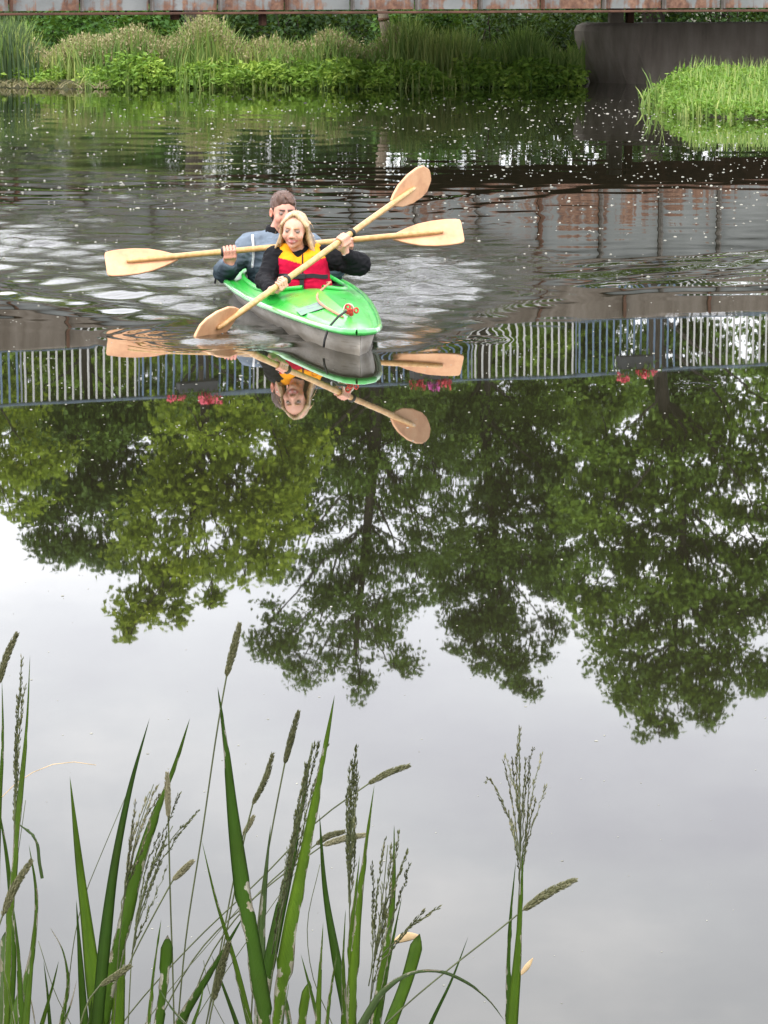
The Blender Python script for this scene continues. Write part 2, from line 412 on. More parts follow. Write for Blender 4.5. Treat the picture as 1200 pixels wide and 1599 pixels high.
for k in range(NP0, NP1):                                          # one panel of the girder side between two stiffeners
    a, b = S0 + k * PSP + 0.035, S0 + (k + 1) * PSP - 0.035
    nz, nx = 7, 9
    V = []; up = []
    rk = np.random.default_rng(100 + k)
    b1, b2 = rk.uniform(-.012, .012, 2)
    for i in range(nx):
        for j in range(nz):
            u, w = i / (nx - 1), j / (nz - 1)
            bul = math.sin(math.pi * u) * math.sin(math.pi * w)
            V.append(bp(a + (b - a) * u, 0.04 - b1 * bul - b2 * bul * math.sin(3 * u + k), Z0 + 0.03 + (Z1 - Z0 - 0.06) * w) - bridge.location)
            up.append(w)
    V2 = [v + BN * 0.025 for v in V]
    n1 = len(V); Fq = gridF(nx, nz)
    me = np_mesh('panel', [list(v) for v in V + V2], np.concatenate([Fq, Fq[:, ::-1] + n1]), True, attrs={'up': np.array(up + up)})
    o = link('panel', me, None, STEEL); o.parent = bridge
    st = MB().box((bp(S0 + k * PSP, 0.0, (Z0 + Z1) / 2)) - bridge.location, (0.028, 0.12, Z1 - Z0 - 0.04), RB, bevel=0.004)
    rf = MB().box((bp(S0 + k * PSP, 0.0, (Z0 + Z1) / 2)) - bridge.location, (0.026, 0.10, Z1 - Z0 - 0.05), RB)
    o = st.build('stiffener', [SEAM if k % 4 else RUST], None, False); o.parent = bridge
def bpart(name, mat, s0, s1, n0, n1, z0, z1, bevel=0.01):
    o = MB().box(bp((s0 + s1) / 2, (n0 + n1) / 2, (z0 + z1) / 2) - bridge.location, (s1 - s0, n1 - n0, z1 - z0), RB, bevel=bevel).build(name, mat, None, False)
    o.parent = bridge; return o
SA, SB = S0 + NP0 * PSP, S0 + NP1 * PSP
bpart('bottom_flange', RUST, SA, SB, -0.13, 0.22, Z0 - 0.035, Z0 + 0.002, 0.006)
bpart('top_flange', RUST, SA, SB, -0.13, 0.22, Z1 - 0.002, Z1 + 0.03, 0.006)
BW = 4.6
# deck edge cast in lengths with joints
sl = 1.62
k = 0; s = SA
while s < SB:
    o = MB().box(bp(s + sl / 2, 0.06, (Z1 + 0.032 + Z2) / 2) - bridge.location, (sl - 0.03, 0.5, Z2 - Z1 - 0.032), RB, bevel=0.02).build('edge_slab', FASC, None, False); o.parent = bridge
    o = MB().box(bp(s, -0.225, (Z1 + Z2) / 2 + .02) - bridge.location, (0.045, 0.05, Z2 - Z1 - 0.06), RB, bevel=0.006).build('bracket', RUST, None, False); o.parent = bridge
    s += sl
# the deck widens towards the pier side, a flare added to shade the bank
def far_n(s): return BW + 0.3 + 3.9 * float(sstep(S0 + 4.6 * PSP, S0 + 8.6 * PSP, s))
ss = np.linspace(SA, SB, 40)
V = [bp(s, n, z) - bridge.location for s in ss for (n, z) in ((0.32, Z1 + .2), (far_n(s), Z1 + .2), (far_n(s), Z2 - .1), (0.32, Z2 - .1))]
Fq = [[i * 4 + j, i * 4 + (j + 1) % 4, i * 4 + 4 + (j + 1) % 4, i * 4 + 4 + j] for i in range(39) for j in range(4)] + [[0, 3, 2, 1], [156, 157, 158, 159]]
link('deck', np_mesh('deck', [list(v) for v in V], np.array(Fq), False), None, DARKSTEEL).parent = bridge
V = [bp(s, far_n(s) - d, z) - bridge.location for s in ss for (d, z) in ((.32, Z0 + .1), (.26, Z0 + .1), (.26, Z1 + .19), (.32, Z1 + .19))]
link('far_girder', np_mesh('far_girder', [list(v) for v in V], np.array(Fq), False), None, RUST).parent = bridge
for k in range(NP0, NP1 + 1, 2):
    bpart('cross_beam', DARKSTEEL, S0 + k * PSP - 0.06, S0 + k * PSP + 0.06, 0.1, BW - 0.1, Z1 - 0.45, Z1 + 0.19)
for n in (2.0, 4.0):
    bpart('stringer', DARKSTEEL, SA, SB, n - 0.08, n + 0.08, Z1 - 0.1, Z1 + 0.195)
# pieces hanging under the girder, seen against the bank
for px, w, h in ((423, .10, .22), (285, .12, .12)):
    s = s_of_px(px); bpart('hanger', RUST, s - w / 2, s + w / 2, 0.30, 0.42, Z0 - h, Z0 + 0.3)

# ------------------------------------------------------------------ railing on the bridge
rail = empty('bridge_railing', bp(0, -0.02, Z2), 'bridge railing of upright bars painted in runs of white and blue', 'railing')
BLUE = plain('blue_paint', lin(98, 120, 142), 0.45, 0.2, 10)
DBLUE = plain('dark_blue_paint', lin(84, 100, 114), 0.5, 0.25, 8)
WHITE = plain('white_paint', (0.50, 0.50, 0.48), 0.45, 0.12, 10)
GREYPAINT = plain('grey_paint', (0.22, 0.24, 0.27), 0.5, 0.2, 10)
def s_rail(px):
    k = (px - CX) / F_PX; lo, hi = -60.0, 60.0
    for _ in range(50):
        mid = (lo + hi) / 2; p = bp(mid, 0, -4.0); d = p.y * cp + (CAM_H - p.z) * sp
        if p.x / d < k: lo = mid
        else: hi = mid
    return lo
sa, sb = s_rail(38.5), s_rail(890.0)
# 14 white bars start at 38 and at 746
w0, w1, w2 = s_rail(38.5), s_rail(746.0), s_rail(1063)
step = (s_rail(202) - w0) / 13
s0r = w0 - 14 * 6 * step
bar_mesh = {}
for nm, mt in (('w', WHITE), ('b', BLUE)):
    mb = MB().tube([(0, 0, 0.06), (0, 0, Z3 - Z2 - 0.03)], 0.0185, 6, False)
    me = mb.mesh('baluster'); me.materials.append(mt); bar_mesh[nm] = me
run = (w2 - w0) / 3.0 / 2.0                                         # one run of one colour
ppr = max(12, int(round(run / step))); step = run / ppr
for k in range(-4 * ppr, 9 * ppr):
    s = w0 + k * step
    if s < SA + .3 or s > SB - .3: continue
    white = (k // ppr) % 2 == 0
    o = bpy.data.objects.new('baluster', bar_mesh['w' if white else 'b']); COL.objects.link(o)
    o.parent = rail; o.location = BD * s
def rpart(name, mat, s0, s1, z, r):
    o = MB().box(BD * ((s0 + s1) / 2) + Vector((0, 0, z)), (s1 - s0, r, r), RB, bevel=0.008).build(name, mat, None, False); o.parent = rail
rpart('top_rail', DBLUE, SA, SB, Z3 - Z2, 0.042)
rpart('bottom_rail', DBLUE, SA, SB, 0.04, 0.03)
k = -2
while w0 + k * run * 2 - .5 * step < SB:
    s = w0 + k * run - .5 * step; k += 1
    if s < SA + .3 or s > SB - .3: continue
    o = MB().box(BD * s + Vector((0, 0, (Z3 - Z2) / 2 - .02)), (0.022, 0.024, Z3 - Z2 - 0.02), RB, bevel=0.004).build('post', GREYPAINT if k % 2 else DBLUE, None, False); o.parent = rail

# ------------------------------------------------------------------ flower boxes hung on the railing
BOXM = plain('dark_plastic', (0.03, 0.032, 0.035), 0.5, 0.2, 8)
PETAL = {'pink': plain('pink_petals', lin(222, 92, 112), 0.6, 0.2, 30), 'red': plain('red_petals', lin(190, 52, 70), 0.6, 0.2, 30), 'purple': plain('purple_petals', lin(178, 60, 140), 0.6, 0.2, 30)}
FLEAF = leafmat('flower_leaves', (0.03, 0.08, 0.012), (0.06, 0.14, 0.02), (0.12, 0.2, 0.03))
def leaf_quads(P, size, rg, flat=0.6, aspect=0.6, droop=0.0):
    """one bent leaf (two triangles pairs) per point"""
    n = len(P)
    d = rg.normal(size=(n, 3)); d[:, 2] = d[:, 2] * flat - droop; d /= np.linalg.norm(d, axis=1)[:, None]
    b = rg.normal(size=(n, 3)); b -= d * (b * d).sum(1)[:, None]; b /= np.linalg.norm(b, axis=1)[:, None]
    L = size * rg.uniform(0.6, 1.35, n)[:, None]; W = L * aspect * 0.5
    c = P + d * L * 0.45 + np.cross(d, b) * L * 0.12
    V = np.stack([P, c + b * W, P + d * L, c - b * W], 1).reshape(-1, 3)
    i = np.arange(n)[:, None] * 4
    return V, np.concatenate([i + np.array([[0, 1, 2]]), i + np.array([[0, 2, 3]])])
def flower_box(px, wpx, blooms, label):
    s = s_rail(px); w = wpx / 100.0
    L = bp(s, -0.16, Z3 - 0.26)
    t = empty('flower_box', L, label, 'flower box', 'flower boxes hung on the bridge railing')
    o = MB().box((0, 0, 0.09), (w, 0.2, 0.19), RB, bevel=0.012).build('planter', BOXM, None, False); o.parent = t
    o = MB().box((BN * 0.12) + Vector((0, 0, .15)), (w * .7, 0.03, 0.06), RB).build('hook', GREYPAINT, None, False); o.parent = t
    rg = np.random.default_rng(int(px))
    P = rg.normal(size=(260, 3)) * np.array([w * .33, .08, .06]) + np.array([0, 0, .22]); P = P @ np.array(RB).T
    V, Fq = leaf_quads(P, 0.07, rg)
    o = link('foliage', np_mesh('foliage', V, Fq, False, attrs={'tint': np.repeat(rg.uniform(0, 1, 260), 4)}), None, FLEAF); o.parent = t
    for (dx, dz, r, c) in blooms:
        n = 40
        q = rg.normal(size=(n, 3)); q /= np.linalg.norm(q, axis=1)[:, None]
        P = q * r * np.array([1, .8, .75])
        V, Fq = leaf_quads(P, r * 0.75, rg, 1.0, 0.9)
        V = V + np.array(RB @ Vector((dx, -0.05, 0.2 + dz)))
        o = link('blossom', np_mesh('blossom', V, Fq, False), None, PETAL[c]); o.parent = t
flower_box(302, 64, [(-.43, .06, .07, 'pink'), (-.26, .07, .05, 'pink'), (.05, .05, .06, 'pink'), (.12, .10, .09, 'pink'), (.2, .13, .06, 'red'), (.33, .12, .06, 'pink')], 'dark flower box with pink blooms reflected below the low held blade')
flower_box(664, 62, [(-.28, .05, .07, 'red'), (-.18, .05, .08, 'red'), (.0, .06, .06, 'purple'), (.08, .10, .07, 'purple'), (.2, .04, .07, 'red'), (.3, .07, .07, 'red')], 'flower box crowded with red and purple blooms beside the kayak in the reflection')
flower_box(985, 62, [(-.25, .12, .08, 'pink'), (-.2, .16, .06, 'pink'), (.08, .06, .08, 'red'), (.16, .08, .07, 'pink'), (.34, .06, .04, 'pink')], 'flower box with leafy green plants and salmon blooms beside the leaning tree trunk')

# ------------------------------------------------------------------ pier under the bridge, post on the bank
def pier():
    p0 = ground(938, 131); z_t = at(915, 36, p0.y).z
    t = empty('bridge_pier', (p0.x, p0.y, 0), 'broad concrete bridge pier with a sloping shaded end standing in dark water', 'pier')
    xt = at(912, 38, p0.y).x - p0.x; W = 6.0
    # a nose turned to the open water at the left, then the long face; slightly battered, with a rounded upper corner
    R = Matrix.Rotation(math.radians(6), 3, 'Z')
    lev = [(-.6, .08), (0.0, .0), (z_t * .4, xt * .5), (z_t * .7, xt * .9), (z_t * .86, xt), (z_t * .95, xt * .85), (z_t, xt * .5)]
    V = []; nk = 7
    for z, xl in lev:
        V += [R @ Vector(p) for p in ((xl, 1.15, z), (xl + .12, .72, z), (xl + .55, .22, z), (xl + .95, .0, z), (3.0, 0, z), (W, 0, z), (W, 2.4, z))]
    n = len(lev)
    Fq = [[i * nk + j, i * nk + (j + 1) % nk, (i + 1) * nk + (j + 1) % nk, (i + 1) * nk + j] for i in range(n - 1) for j in range(nk)]
    me = bpy.data.meshes.new('shaft'); me.from_pydata([tuple(v) for v in V], [], Fq + [list(range((n - 1) * nk, n * nk))])
    o = link('shaft', me, None, CONC); o.parent = t
    x = at(970, 30, p0.y).x - p0.x
    o = MB().box(R @ Vector((x, .5, (z_t + 1.75) / 2)), (.26, .3, 1.75 - z_t), R, bevel=0.01).build('bearing_block', CONC, None, False); o.parent = t
    o = MB().box(R @ Vector((x + .27, .5, (z_t + 1.7) / 2)), (.14, .2, 1.7 - z_t), R, bevel=0.01).build('bearing_plate', RUST, None, False); o.parent = t
pier()
p0 = ground(611, 66, 0.7)
p0 = at(611, 70, 60.0)
t = empty('post', p0 - Vector((0, 0, .3)), 'weathered grey wooden post leaning behind the reeds under the bridge', 'post')
top = at(593, -10, 60.1)
MB().tube([Vector((0.02, 0, -.3)), (top - t.location) * .5, top - t.location], [.115, .105, .10], 10).build('shaft', plain('weathered_wood', lin(120, 108, 94), 0.9, 0.3, 8, 0.01, 30, (6, 6, .5)), None).parent = t
MB().tube([(top - t.location) * .62 + Vector((0, 0, -.03)), (top - t.location) * .62 + Vector((-.005, 0, .03))], .116, 10).build('band', RUST, None).parent = t
# ------------------------------------------------------------------ trees behind the bridge (seen in the water)
BARK = plain('bark', (0.045, 0.036, 0.028), 0.95, 0.35, 6, 0.02, 14, (4, 4, .6))
LEAF = {
    'dark': leafmat('dark_leaves', (0.047, 0.093, 0.017), (0.085, 0.156, 0.021), (0.147, 0.251, 0.033), .3),
    'mid': leafmat('green_leaves', (0.077, 0.145, 0.018), (0.136, 0.240, 0.024), (0.253, 0.377, 0.038), .35),
    'lime': leafmat('yellow_green_leaves', (0.169, 0.249, 0.021), (0.307, 0.423, 0.033), (0.491, 0.586, 0.048), .4),
    'airy': leafmat('open_leaves', (0.068, 0.123, 0.019), (0.111, 0.201, 0.028), (0.209, 0.328, 0.041), .35),
}
def tree(name, label, D, trunk, lobes, mat, seed, dens=1.0, leaf=0.15, puff=0.42, group='trees behind the bridge', fill=.55):
    """trunk: photo columns/rows of the reflected trunk from foot to top; lobes: reflected centre and radii of each mass of the crown"""
    rg = np.random.default_rng(seed)
    k = D / F_PX
    tp = [mirrored(x, y, D) for x, y in trunk]
    base = Vector((tp[0].x, tp[0].y, float(terrain(np.array(tp[0].x), np.array(tp[0].y)))))
    root = empty(name, base, label, 'tree', group)
    pts = [base - Vector((0, 0, .3))] + [p for p in tp if p.z > base.z + .5]
    pts = [p - base for p in pts]
    H = max(p.z for p in pts); r0 = 0.035 * H ** 0.9 * 0.62
    tr = MB()
    ts = np.linspace(0, 1, 14); L = len(pts) - 1
    path = []
    for t in ts:
        i = min(int(t * L), L - 1); f = t * L - i
        p = pts[i].lerp(pts[i + 1], f); path.append(p + Vector((math.sin(t * 7 + seed) * .08, math.cos(t * 5 + seed) * .08, 0)))
    tr.tube(path, [r0 * (1.25 - .1 * (i > 0)) * (1 - .85 * t) + .015 for i, t in enumerate(ts)], 8)
    P = []; SZ = []; TT = []
    for li, (lx, ly, rx, ry) in enumerate(lobes):
        c = mirrored(lx, ly, D) - base
        c.y += rg.uniform(-1, 1) * (rx * k) * 0.9
        R = np.array([rx * k, (rx + ry) / 2 * k * 1.0, ry * k]) * 1.12
        # limb from the trunk to this mass, with twigs
        zt = min(max(c.z - 0.55 * (abs(c.x) + 1.0) - .5, H * .15), path[-1].z * .97)
        j = min(range(len(path)), key=lambda i: abs(path[i].z - zt))
        a = path[j]; mid_ = a.lerp(c, .5) + Vector((rg.normal() * .25, rg.normal() * .25, -.05 * (c - a).length + rg.normal() * .1))
        lr = max(.02, r0 * .32 * (1 - .6 * j / len(path)))
        tr.tube([a, a.lerp(mid_, .6), mid_, mid_.lerp(c, .6), c + Vector((0, 0, R[2] * .5))], [lr, lr * .8, lr * .62, lr * .45, .012], 6, False)
        area = rx * k * ry * k * math.pi
        npf = max(8, int(area * 7.6 * fill / .55))
        ltint = rg.normal() * .10
        for q in range(npf):
            d = rg.normal(size=3); d /= np.linalg.norm(d)
            rr = rg.uniform(.25, 1.0) ** .5
            pc = np.array(c) + d * R * rr
            if q % 3 == 0:
                b0 = np.array(c) + d * R * .15
                tr.tube([b0, (b0 + pc) / 2 + rg.normal(size=3) * .08, pc], [lr * .35 + .008, .016, .006], 4, False)
            ps = min(puff, max(rx, ry) * k * .62) * rg.uniform(.55, 1.25)
            n = int(dens * 135 * (ps / .42) ** 2)
            g = rg.normal(size=(n, 3)) * np.array([ps, ps, ps * .42]) * .62
            out = np.array([d[0], d[1], 0]) * .35
            g[:, 2] -= (np.hypot(g[:, 0], g[:, 1]) ** 2) * .35 / max(ps, .2)      # tips hang
            P.append(pc + g + out * ps * .5)
            SZ.append(np.full(n, 1.0)); TT.append(np.clip(.42 + ltint + rg.normal() * .12 + rg.normal(size=n) * .16 , 0, 1))
    P = np.concatenate(P); T = np.concatenate(TT)
    V, Fq = leaf_quads(P, leaf, rg, 0.45, 0.62, .25)
    tr.build('trunk', BARK, None).parent = root
    o = link('crown', np_mesh('crown', V, Fq, False, attrs={'tint': np.repeat(T, 4)}), None, LEAF[mat]); o.parent = root
    return len(Fq)
NT = 0
NT += tree('linden_tree', 'pale green tree at the edge of the view with its crown ending low', 66, [(-40, 420), (-30, 620), (-20, 760)],
     [(-10, 690, 55, 55), (35, 760, 38, 40), (-60, 770, 60, 60), (62, 725, 36, 42), (10, 640, 60, 45), (-110, 700, 70, 70), (25, 800, 25, 22)], 'lime', 1)
NT += tree('broadleaf_tree', 'dark green tree between the pale edge tree and the yellow green tree', 74, [(130, 420), (140, 650), (140, 820)],
     [(120, 680, 80, 50), (130, 755, 80, 60), (105, 830, 45, 38), (180, 800, 58, 55), (80, 790, 40, 36), (225, 715, 60, 60), (165, 858, 28, 22), (60, 660, 60, 40), (200, 650, 70, 40), (90, 850, 36, 24), (175, 868, 36, 22), (130, 875, 26, 18)], 'dark', 2, 1.15, puff=.46)
NT += tree('maple_tree', 'yellow green tree with pointed upright leaders behind the railing', 62, [(310, 430), (315, 640), (300, 840)],
     [(330, 668, 95, 40), (300, 735, 75, 55), (375, 755, 72, 58), (258, 820, 55, 55), (330, 835, 70, 55), (405, 820, 48, 50), (215, 895, 36, 36), (278, 890, 36, 40), (203, 945, 14, 30), (277, 938, 14, 30), (330, 900, 26, 26), (385, 880, 34, 26), (440, 700, 50, 50), (200, 978, 6, 14), (440, 770, 40, 40), (338, 930, 8, 14), (240, 955, 14, 24), (203, 985, 16, 18), (276, 970, 18, 20), (225, 965, 12, 20), (330, 940, 16, 18), (255, 780, 50, 40), (420, 860, 30, 36), (330, 780, 60, 45)], 'lime', 3, 1.1, puff=.36)
NT += tree('ash_tree', 'airy tree with open feathery crown and a slim straight trunk', 78, [(588, 420), (584, 640), (575, 800), (560, 1020)],
     [(480, 740, 55, 45), (545, 820, 55, 40), (465, 860, 55, 42), (428, 955, 26, 22), (500, 955, 55, 38), (585, 930, 55, 42), (620, 860, 50, 42), (560, 1010, 55, 32), (470, 1030, 30, 24), (612, 1035, 28, 26), (560, 1065, 14, 16), (438, 1005, 32, 18), (655, 935, 26, 20), (690, 740, 50, 50), (520, 680, 60, 40), (620, 690, 50, 40), (680, 830, 45, 40), (450, 660, 60, 40), (540, 740, 50, 40), (590, 780, 40, 40), (560, 640, 60, 40), (640, 640, 50, 35), (650, 800, 45, 35), (655, 890, 36, 30), (520, 900, 45, 34), (600, 980, 36, 28), (480, 800, 45, 36), (545, 900, 45, 36), (610, 740, 50, 40), (420, 760, 40, 40), (420, 1022, 24, 16), (482, 1058, 32, 20), (560, 1078, 24, 16), (630, 1055, 26, 22), (522, 1040, 30, 20), (400, 1000, 16, 12)], 'airy', 4, .85, .135, .36, fill=.62)
NT += tree('oak_tree', 'dense dark tree between the airy tree and the tall tree with the leaning trunk', 82, [(760, 420), (750, 620), (770, 780), (790, 960)],
     [(765, 675, 75, 55), (800, 755, 66, 55), (745, 810, 45, 55), (815, 850, 52, 55), (722, 905, 42, 42), (800, 930, 58, 55), (780, 1000, 46, 36), (822, 1035, 30, 32), (738, 980, 30, 26), (690, 950, 28, 24), (812, 1075, 12, 16), (850, 700, 60, 50), (700, 660, 60, 45), (880, 765, 45, 45), (878, 850, 40, 42), (866, 925, 34, 40), (690, 870, 40, 36), (860, 985, 24, 28), (700, 750, 45, 40), (845, 900, 36, 36), (820, 1078, 24, 20), (765, 1030, 32, 26), (722, 1000, 26, 22), (760, 880, 45, 40), (840, 800, 45, 40)], 'dark', 5, 1.05, puff=.42)
NT += tree('poplar_tree', 'tallest broad tree with a leaning brown trunk showing behind the railing', 68, [(1015, 430), (1022, 540), (1045, 660), (1075, 800), (1050, 1000)],
     [(950, 690, 70, 55), (1060, 710, 72, 50), (1160, 690, 66, 55), (955, 790, 66, 55), (1080, 795, 66, 50), (1190, 800, 58, 55), (930, 880, 45, 50), (1020, 895, 66, 52), (1115, 890, 66, 52), (1210, 900, 60, 55), (955, 975, 48, 44), (1040, 995, 56, 52), (1110, 1005, 56, 50), (1180, 980, 44, 44), (1000, 1065, 44, 36), (1060, 1085, 44, 36), (1030, 1130, 26, 22), (1120, 1075, 28, 30), (1270, 820, 80, 70), (1280, 930, 60, 60), (1280, 710, 80, 60), (1240, 1010, 40, 40), (900, 800, 40, 40), (905, 940, 30, 34), (1000, 850, 50, 40), (1140, 950, 50, 40), (1080, 940, 50, 40), (1160, 1050, 30, 30), (1030, 1142, 28, 20), (955, 1045, 36, 30), (1105, 1105, 34, 26), (1190, 1065, 40, 32), (985, 1100, 30, 26), (1000, 750, 60, 45), (1120, 760, 50, 40)], 'mid', 6, 1.0, puff=.42)
# lower trees further back that close the view behind the railing
for i, (x, ytop, r, mt, lb) in enumerate((( -60, 640, 95, 'mid', 'low bushy tree behind the railing at the pale edge tree'), (75, 650, 90, 'mid', 'low bushy tree under the dark green tree, behind white bars'), (215, 640, 90, 'lime', 'low bright tree under the yellow green tree'), (370, 640, 90, 'mid', 'low bushy tree behind the pink flower box'),
                                  (500, 650, 85, 'dark', 'low shaded tree behind the kayak reflection'), (640, 640, 85, 'dark', 'low dark tree behind the red and purple flower box'), (770, 650, 85, 'mid', 'low bushy tree behind the white bars beside the kayak'), (905, 640, 85, 'mid', 'low bushy tree beside the leaning trunk'), (1060, 650, 70, 'dark', 'low dark tree behind the leaning trunk'), (1240, 600, 70, 'mid', 'low bushy tree past the leaning trunk'))):
    gaps = x > 1000
    NT += tree('bushy_tree', lb, 88 + (i % 3) * 3, [(x, 400), (x + 4, 520), (x - 5, ytop - 30)],
         [(x - r * .5, ytop - 20, r * .6, 38), (x + r * .5, ytop - 15, r * .6, 36), (x, ytop + 20, r * .6, 34), (x - r * .4, ytop - 95, r * .7, 42), (x + r * .45, ytop - 90, r * .7, 42)] + ([] if gaps else [(x, ytop - 140, r * .8, 40)]), mt, 40 + i, .8, .19, .5, 'low trees behind the railing')

# ------------------------------------------------------------------ bank vegetation
def ribbons(B, Hh, W, lean, rg, seg=3, curl=.35):
    """grass-like blades: B base points (n,3)"""
    n = len(B); az = rg.uniform(0, 2 * np.pi, n); D = np.stack([np.cos(az), np.sin(az), np.zeros(n)], 1)
    fa = rg.uniform(0, np.pi, n); S = np.stack([np.cos(fa), np.sin(fa) * .5, np.zeros(n)], 1)
    V = np.zeros((n, 2 * seg + 1, 3))
    for j in range(seg):
        t = j / seg
        c = B + np.array([0, 0, 1]) * (Hh * t * (1 - curl * .3 * t))[:, None] + D * (lean * Hh * t ** 2)[:, None]
        w = (W * (1 - .55 * t))[:, None]
        V[:, 2 * j] = c - S * w / 2; V[:, 2 * j + 1] = c + S * w / 2
    V[:, 2 * seg] = B + np.array([0, 0, 1]) * (Hh * (1 - curl * .3))[:, None] + D * (lean * Hh)[:, None]
    F = []
    i = np.arange(n)[:, None] * (2 * seg + 1)
    for j in range(seg - 1):
        F.append(i + np.array([[2 * j, 2 * j + 1, 2 * j + 3, 2 * j + 2]]))
    T = i + np.array([[2 * seg - 2, 2 * seg - 1, 2 * seg]])
    return V.reshape(-1, 3), [np.concatenate(F), T], 2 * seg + 1, V[:, 2 * seg]
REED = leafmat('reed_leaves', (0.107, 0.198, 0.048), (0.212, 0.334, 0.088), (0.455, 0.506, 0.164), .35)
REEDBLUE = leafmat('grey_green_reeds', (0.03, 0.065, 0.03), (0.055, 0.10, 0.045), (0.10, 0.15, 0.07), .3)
PLUME = leafmat('dry_plumes', (0.192, 0.168, 0.084), (0.360, 0.312, 0.168), (0.552, 0.480, 0.288), .3)
HERB = leafmat('bright_herbs', (0.110, 0.224, 0.033), (0.232, 0.404, 0.061), (0.467, 0.628, 0.112), .4)
rg = np.random.default_rng(11)
def scatter(n, x0, x1, off0, off1):
    X = rg.uniform(x0, x1, n); Y = far_edge(X) + off0 + (off1 - off0) * rg.uniform(0, 1, n) ** .9
    return np.stack([X, Y, terrain(X, Y) - .02], 1)
Xl = lambda px: at(px, 137, 57).x
def reed_patch(name, label, n, x0, x1, o0, o1, h0, h1, w, mt, lean=.25):
    B = scatter(n, x0, x1, o0, o1)
    patch = .75 + .25 * np.sin(B[:, 0] * 2.3) * np.sin(B[:, 0] * .9 + 1) + .12 * np.sin(B[:, 0] * 5.1)
    Hh = rg.uniform(h0, h1, n) * patch
    V, F, k, tip = ribbons(B, Hh, np.full(n, w) * rg.uniform(.7, 1.3, n), np.abs(rg.normal(0, lean, n)), rg)
    T = np.clip(.5 + rg.normal(0, .22, n) + .2 * np.sin(B[:, 0] * 1.7), 0, 1)
    o = link(name, np_mesh(name, V, F, False, attrs={'tint': np.repeat(T, k)}), None, mt)
    return tag(o, label, name.replace('_', ' '), kind='stuff'), B, Hh, tip
reed_patch('reed_bed', 'tall green reeds along the far bank beneath the bridge', 9000, Xl(-300), Xl(940), .5, 3.0, .85, 1.35, .035, REED)
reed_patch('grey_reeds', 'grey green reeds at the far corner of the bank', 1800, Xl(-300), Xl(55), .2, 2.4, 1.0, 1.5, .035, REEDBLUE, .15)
_, B, Hh, tip = reed_patch('plumed_grass', 'grass with dry straw coloured plumes along the far bank', 2600, Xl(30), Xl(620), .7, 2.3, .75, 1.25, .02, REED, .12)
sel = (B[:, 0] < Xl(330)) | (rg.uniform(0, 1, len(B)) < .55)
Pt = tip[sel]; n = len(Pt)
P = (Pt[:, None, :] + np.stack([rg.normal(0, .015, (n, 9)), rg.normal(0, .015, (n, 9)), -np.linspace(0, .26, 9)[None, :] + rg.normal(0, .01, (n, 9))], 2)).reshape(-1, 3)
V, F = leaf_quads(P, .06, rg, 2.0, .55, -.6)
o = link('grass_plumes', np_mesh('grass_plumes', V, F, False, attrs={'tint': np.repeat(np.clip(.5 + rg.normal(0, .25, len(P)), 0, 1), 4)}), None, PLUME)
tag(o, 'dry straw coloured plumes above the far bank grass', 'grass plumes', kind='stuff')
def herbs(name, label, C, rr, n, size, mt, hgt):
    """low leafy growth: clumps at C"""
    P = []
    T0 = []
    for c in C:
        k = max(20, int(n * rg.uniform(.4, 1.5)))
        g = rg.normal(size=(k, 3)); g /= np.linalg.norm(g, axis=1)[:, None]; g *= rg.uniform(.3, 1, (k, 1)) ** .4
        hh = hgt * rg.uniform(.55, 1.25) * (1 + .4 * math.sin(c[0] * 1.3 + 1) * math.sin(c[0] * 3.7)); T0.append(np.full(k, rg.normal() * .17))
        P.append(np.array(c) + g * np.array([rr, rr, hh * .55]) + np.array([0, 0, hh * .5]))
    P = np.concatenate(P); T0 = np.concatenate(T0)[P[:, 2] > .01]; P = P[P[:, 2] > .01]
    V, F = leaf_quads(P, size, rg, .5, .5, .15)
    T = np.clip(.48 + T0 + rg.normal(0, .15, len(P)), 0, 1)
    o = link(name, np_mesh(name, V, F, False, attrs={'tint': np.repeat(T, 4)}), None, mt)
    return tag(o, label, name.replace('_', ' '), kind='stuff')
X = rg.uniform(Xl(142), Xl(930), 130); Y = far_edge(X) + rg.uniform(-.15, .7, 130)
herbs('waterside_plants', 'bright green leafy plants along the edge of the far bank', np.stack([X, Y, np.maximum(terrain(X, Y), 0)], 1), .34, 150, .12, HERB, .36)
X = rg.uniform(Xl(-200), Xl(140), 40); Y = far_edge(X) + rg.uniform(.3, 1.0, 40)
reed_patch('edge_reeds', 'sparse upright reeds at the water edge in front of the leafy plants', 1100, Xl(120), Xl(900), -.35, .5, .4, .8, .03, REED, .2)
herbs('marsh_plants', 'thin green marsh plants behind the dry mat at the bank', np.stack([X, Y, np.maximum(terrain(X, Y), 0)], 1), .25, 70, .10, HERB, .25)
# flattened dead stems at the water's edge
n = 420; X = rg.uniform(Xl(-150), Xl(180), n); Y = far_edge(X) + rg.uniform(-.7, .5, n)
V, F, k, _ = ribbons(np.stack([X, Y, np.full(n, .02)], 1), np.full(n, .16) * rg.uniform(.5, 1.2, n), np.full(n, .03), rg.uniform(1.0, 3.0, n), rg)
o = link('dead_reeds', np_mesh('dead_reeds', V, F, False, attrs={'tint': np.repeat(rg.uniform(0, .4, n), k)}), None, PLUME)
tag(o, 'flattened straw coloured dead reeds at the water edge of the far bank', 'dead reeds', kind='stuff')
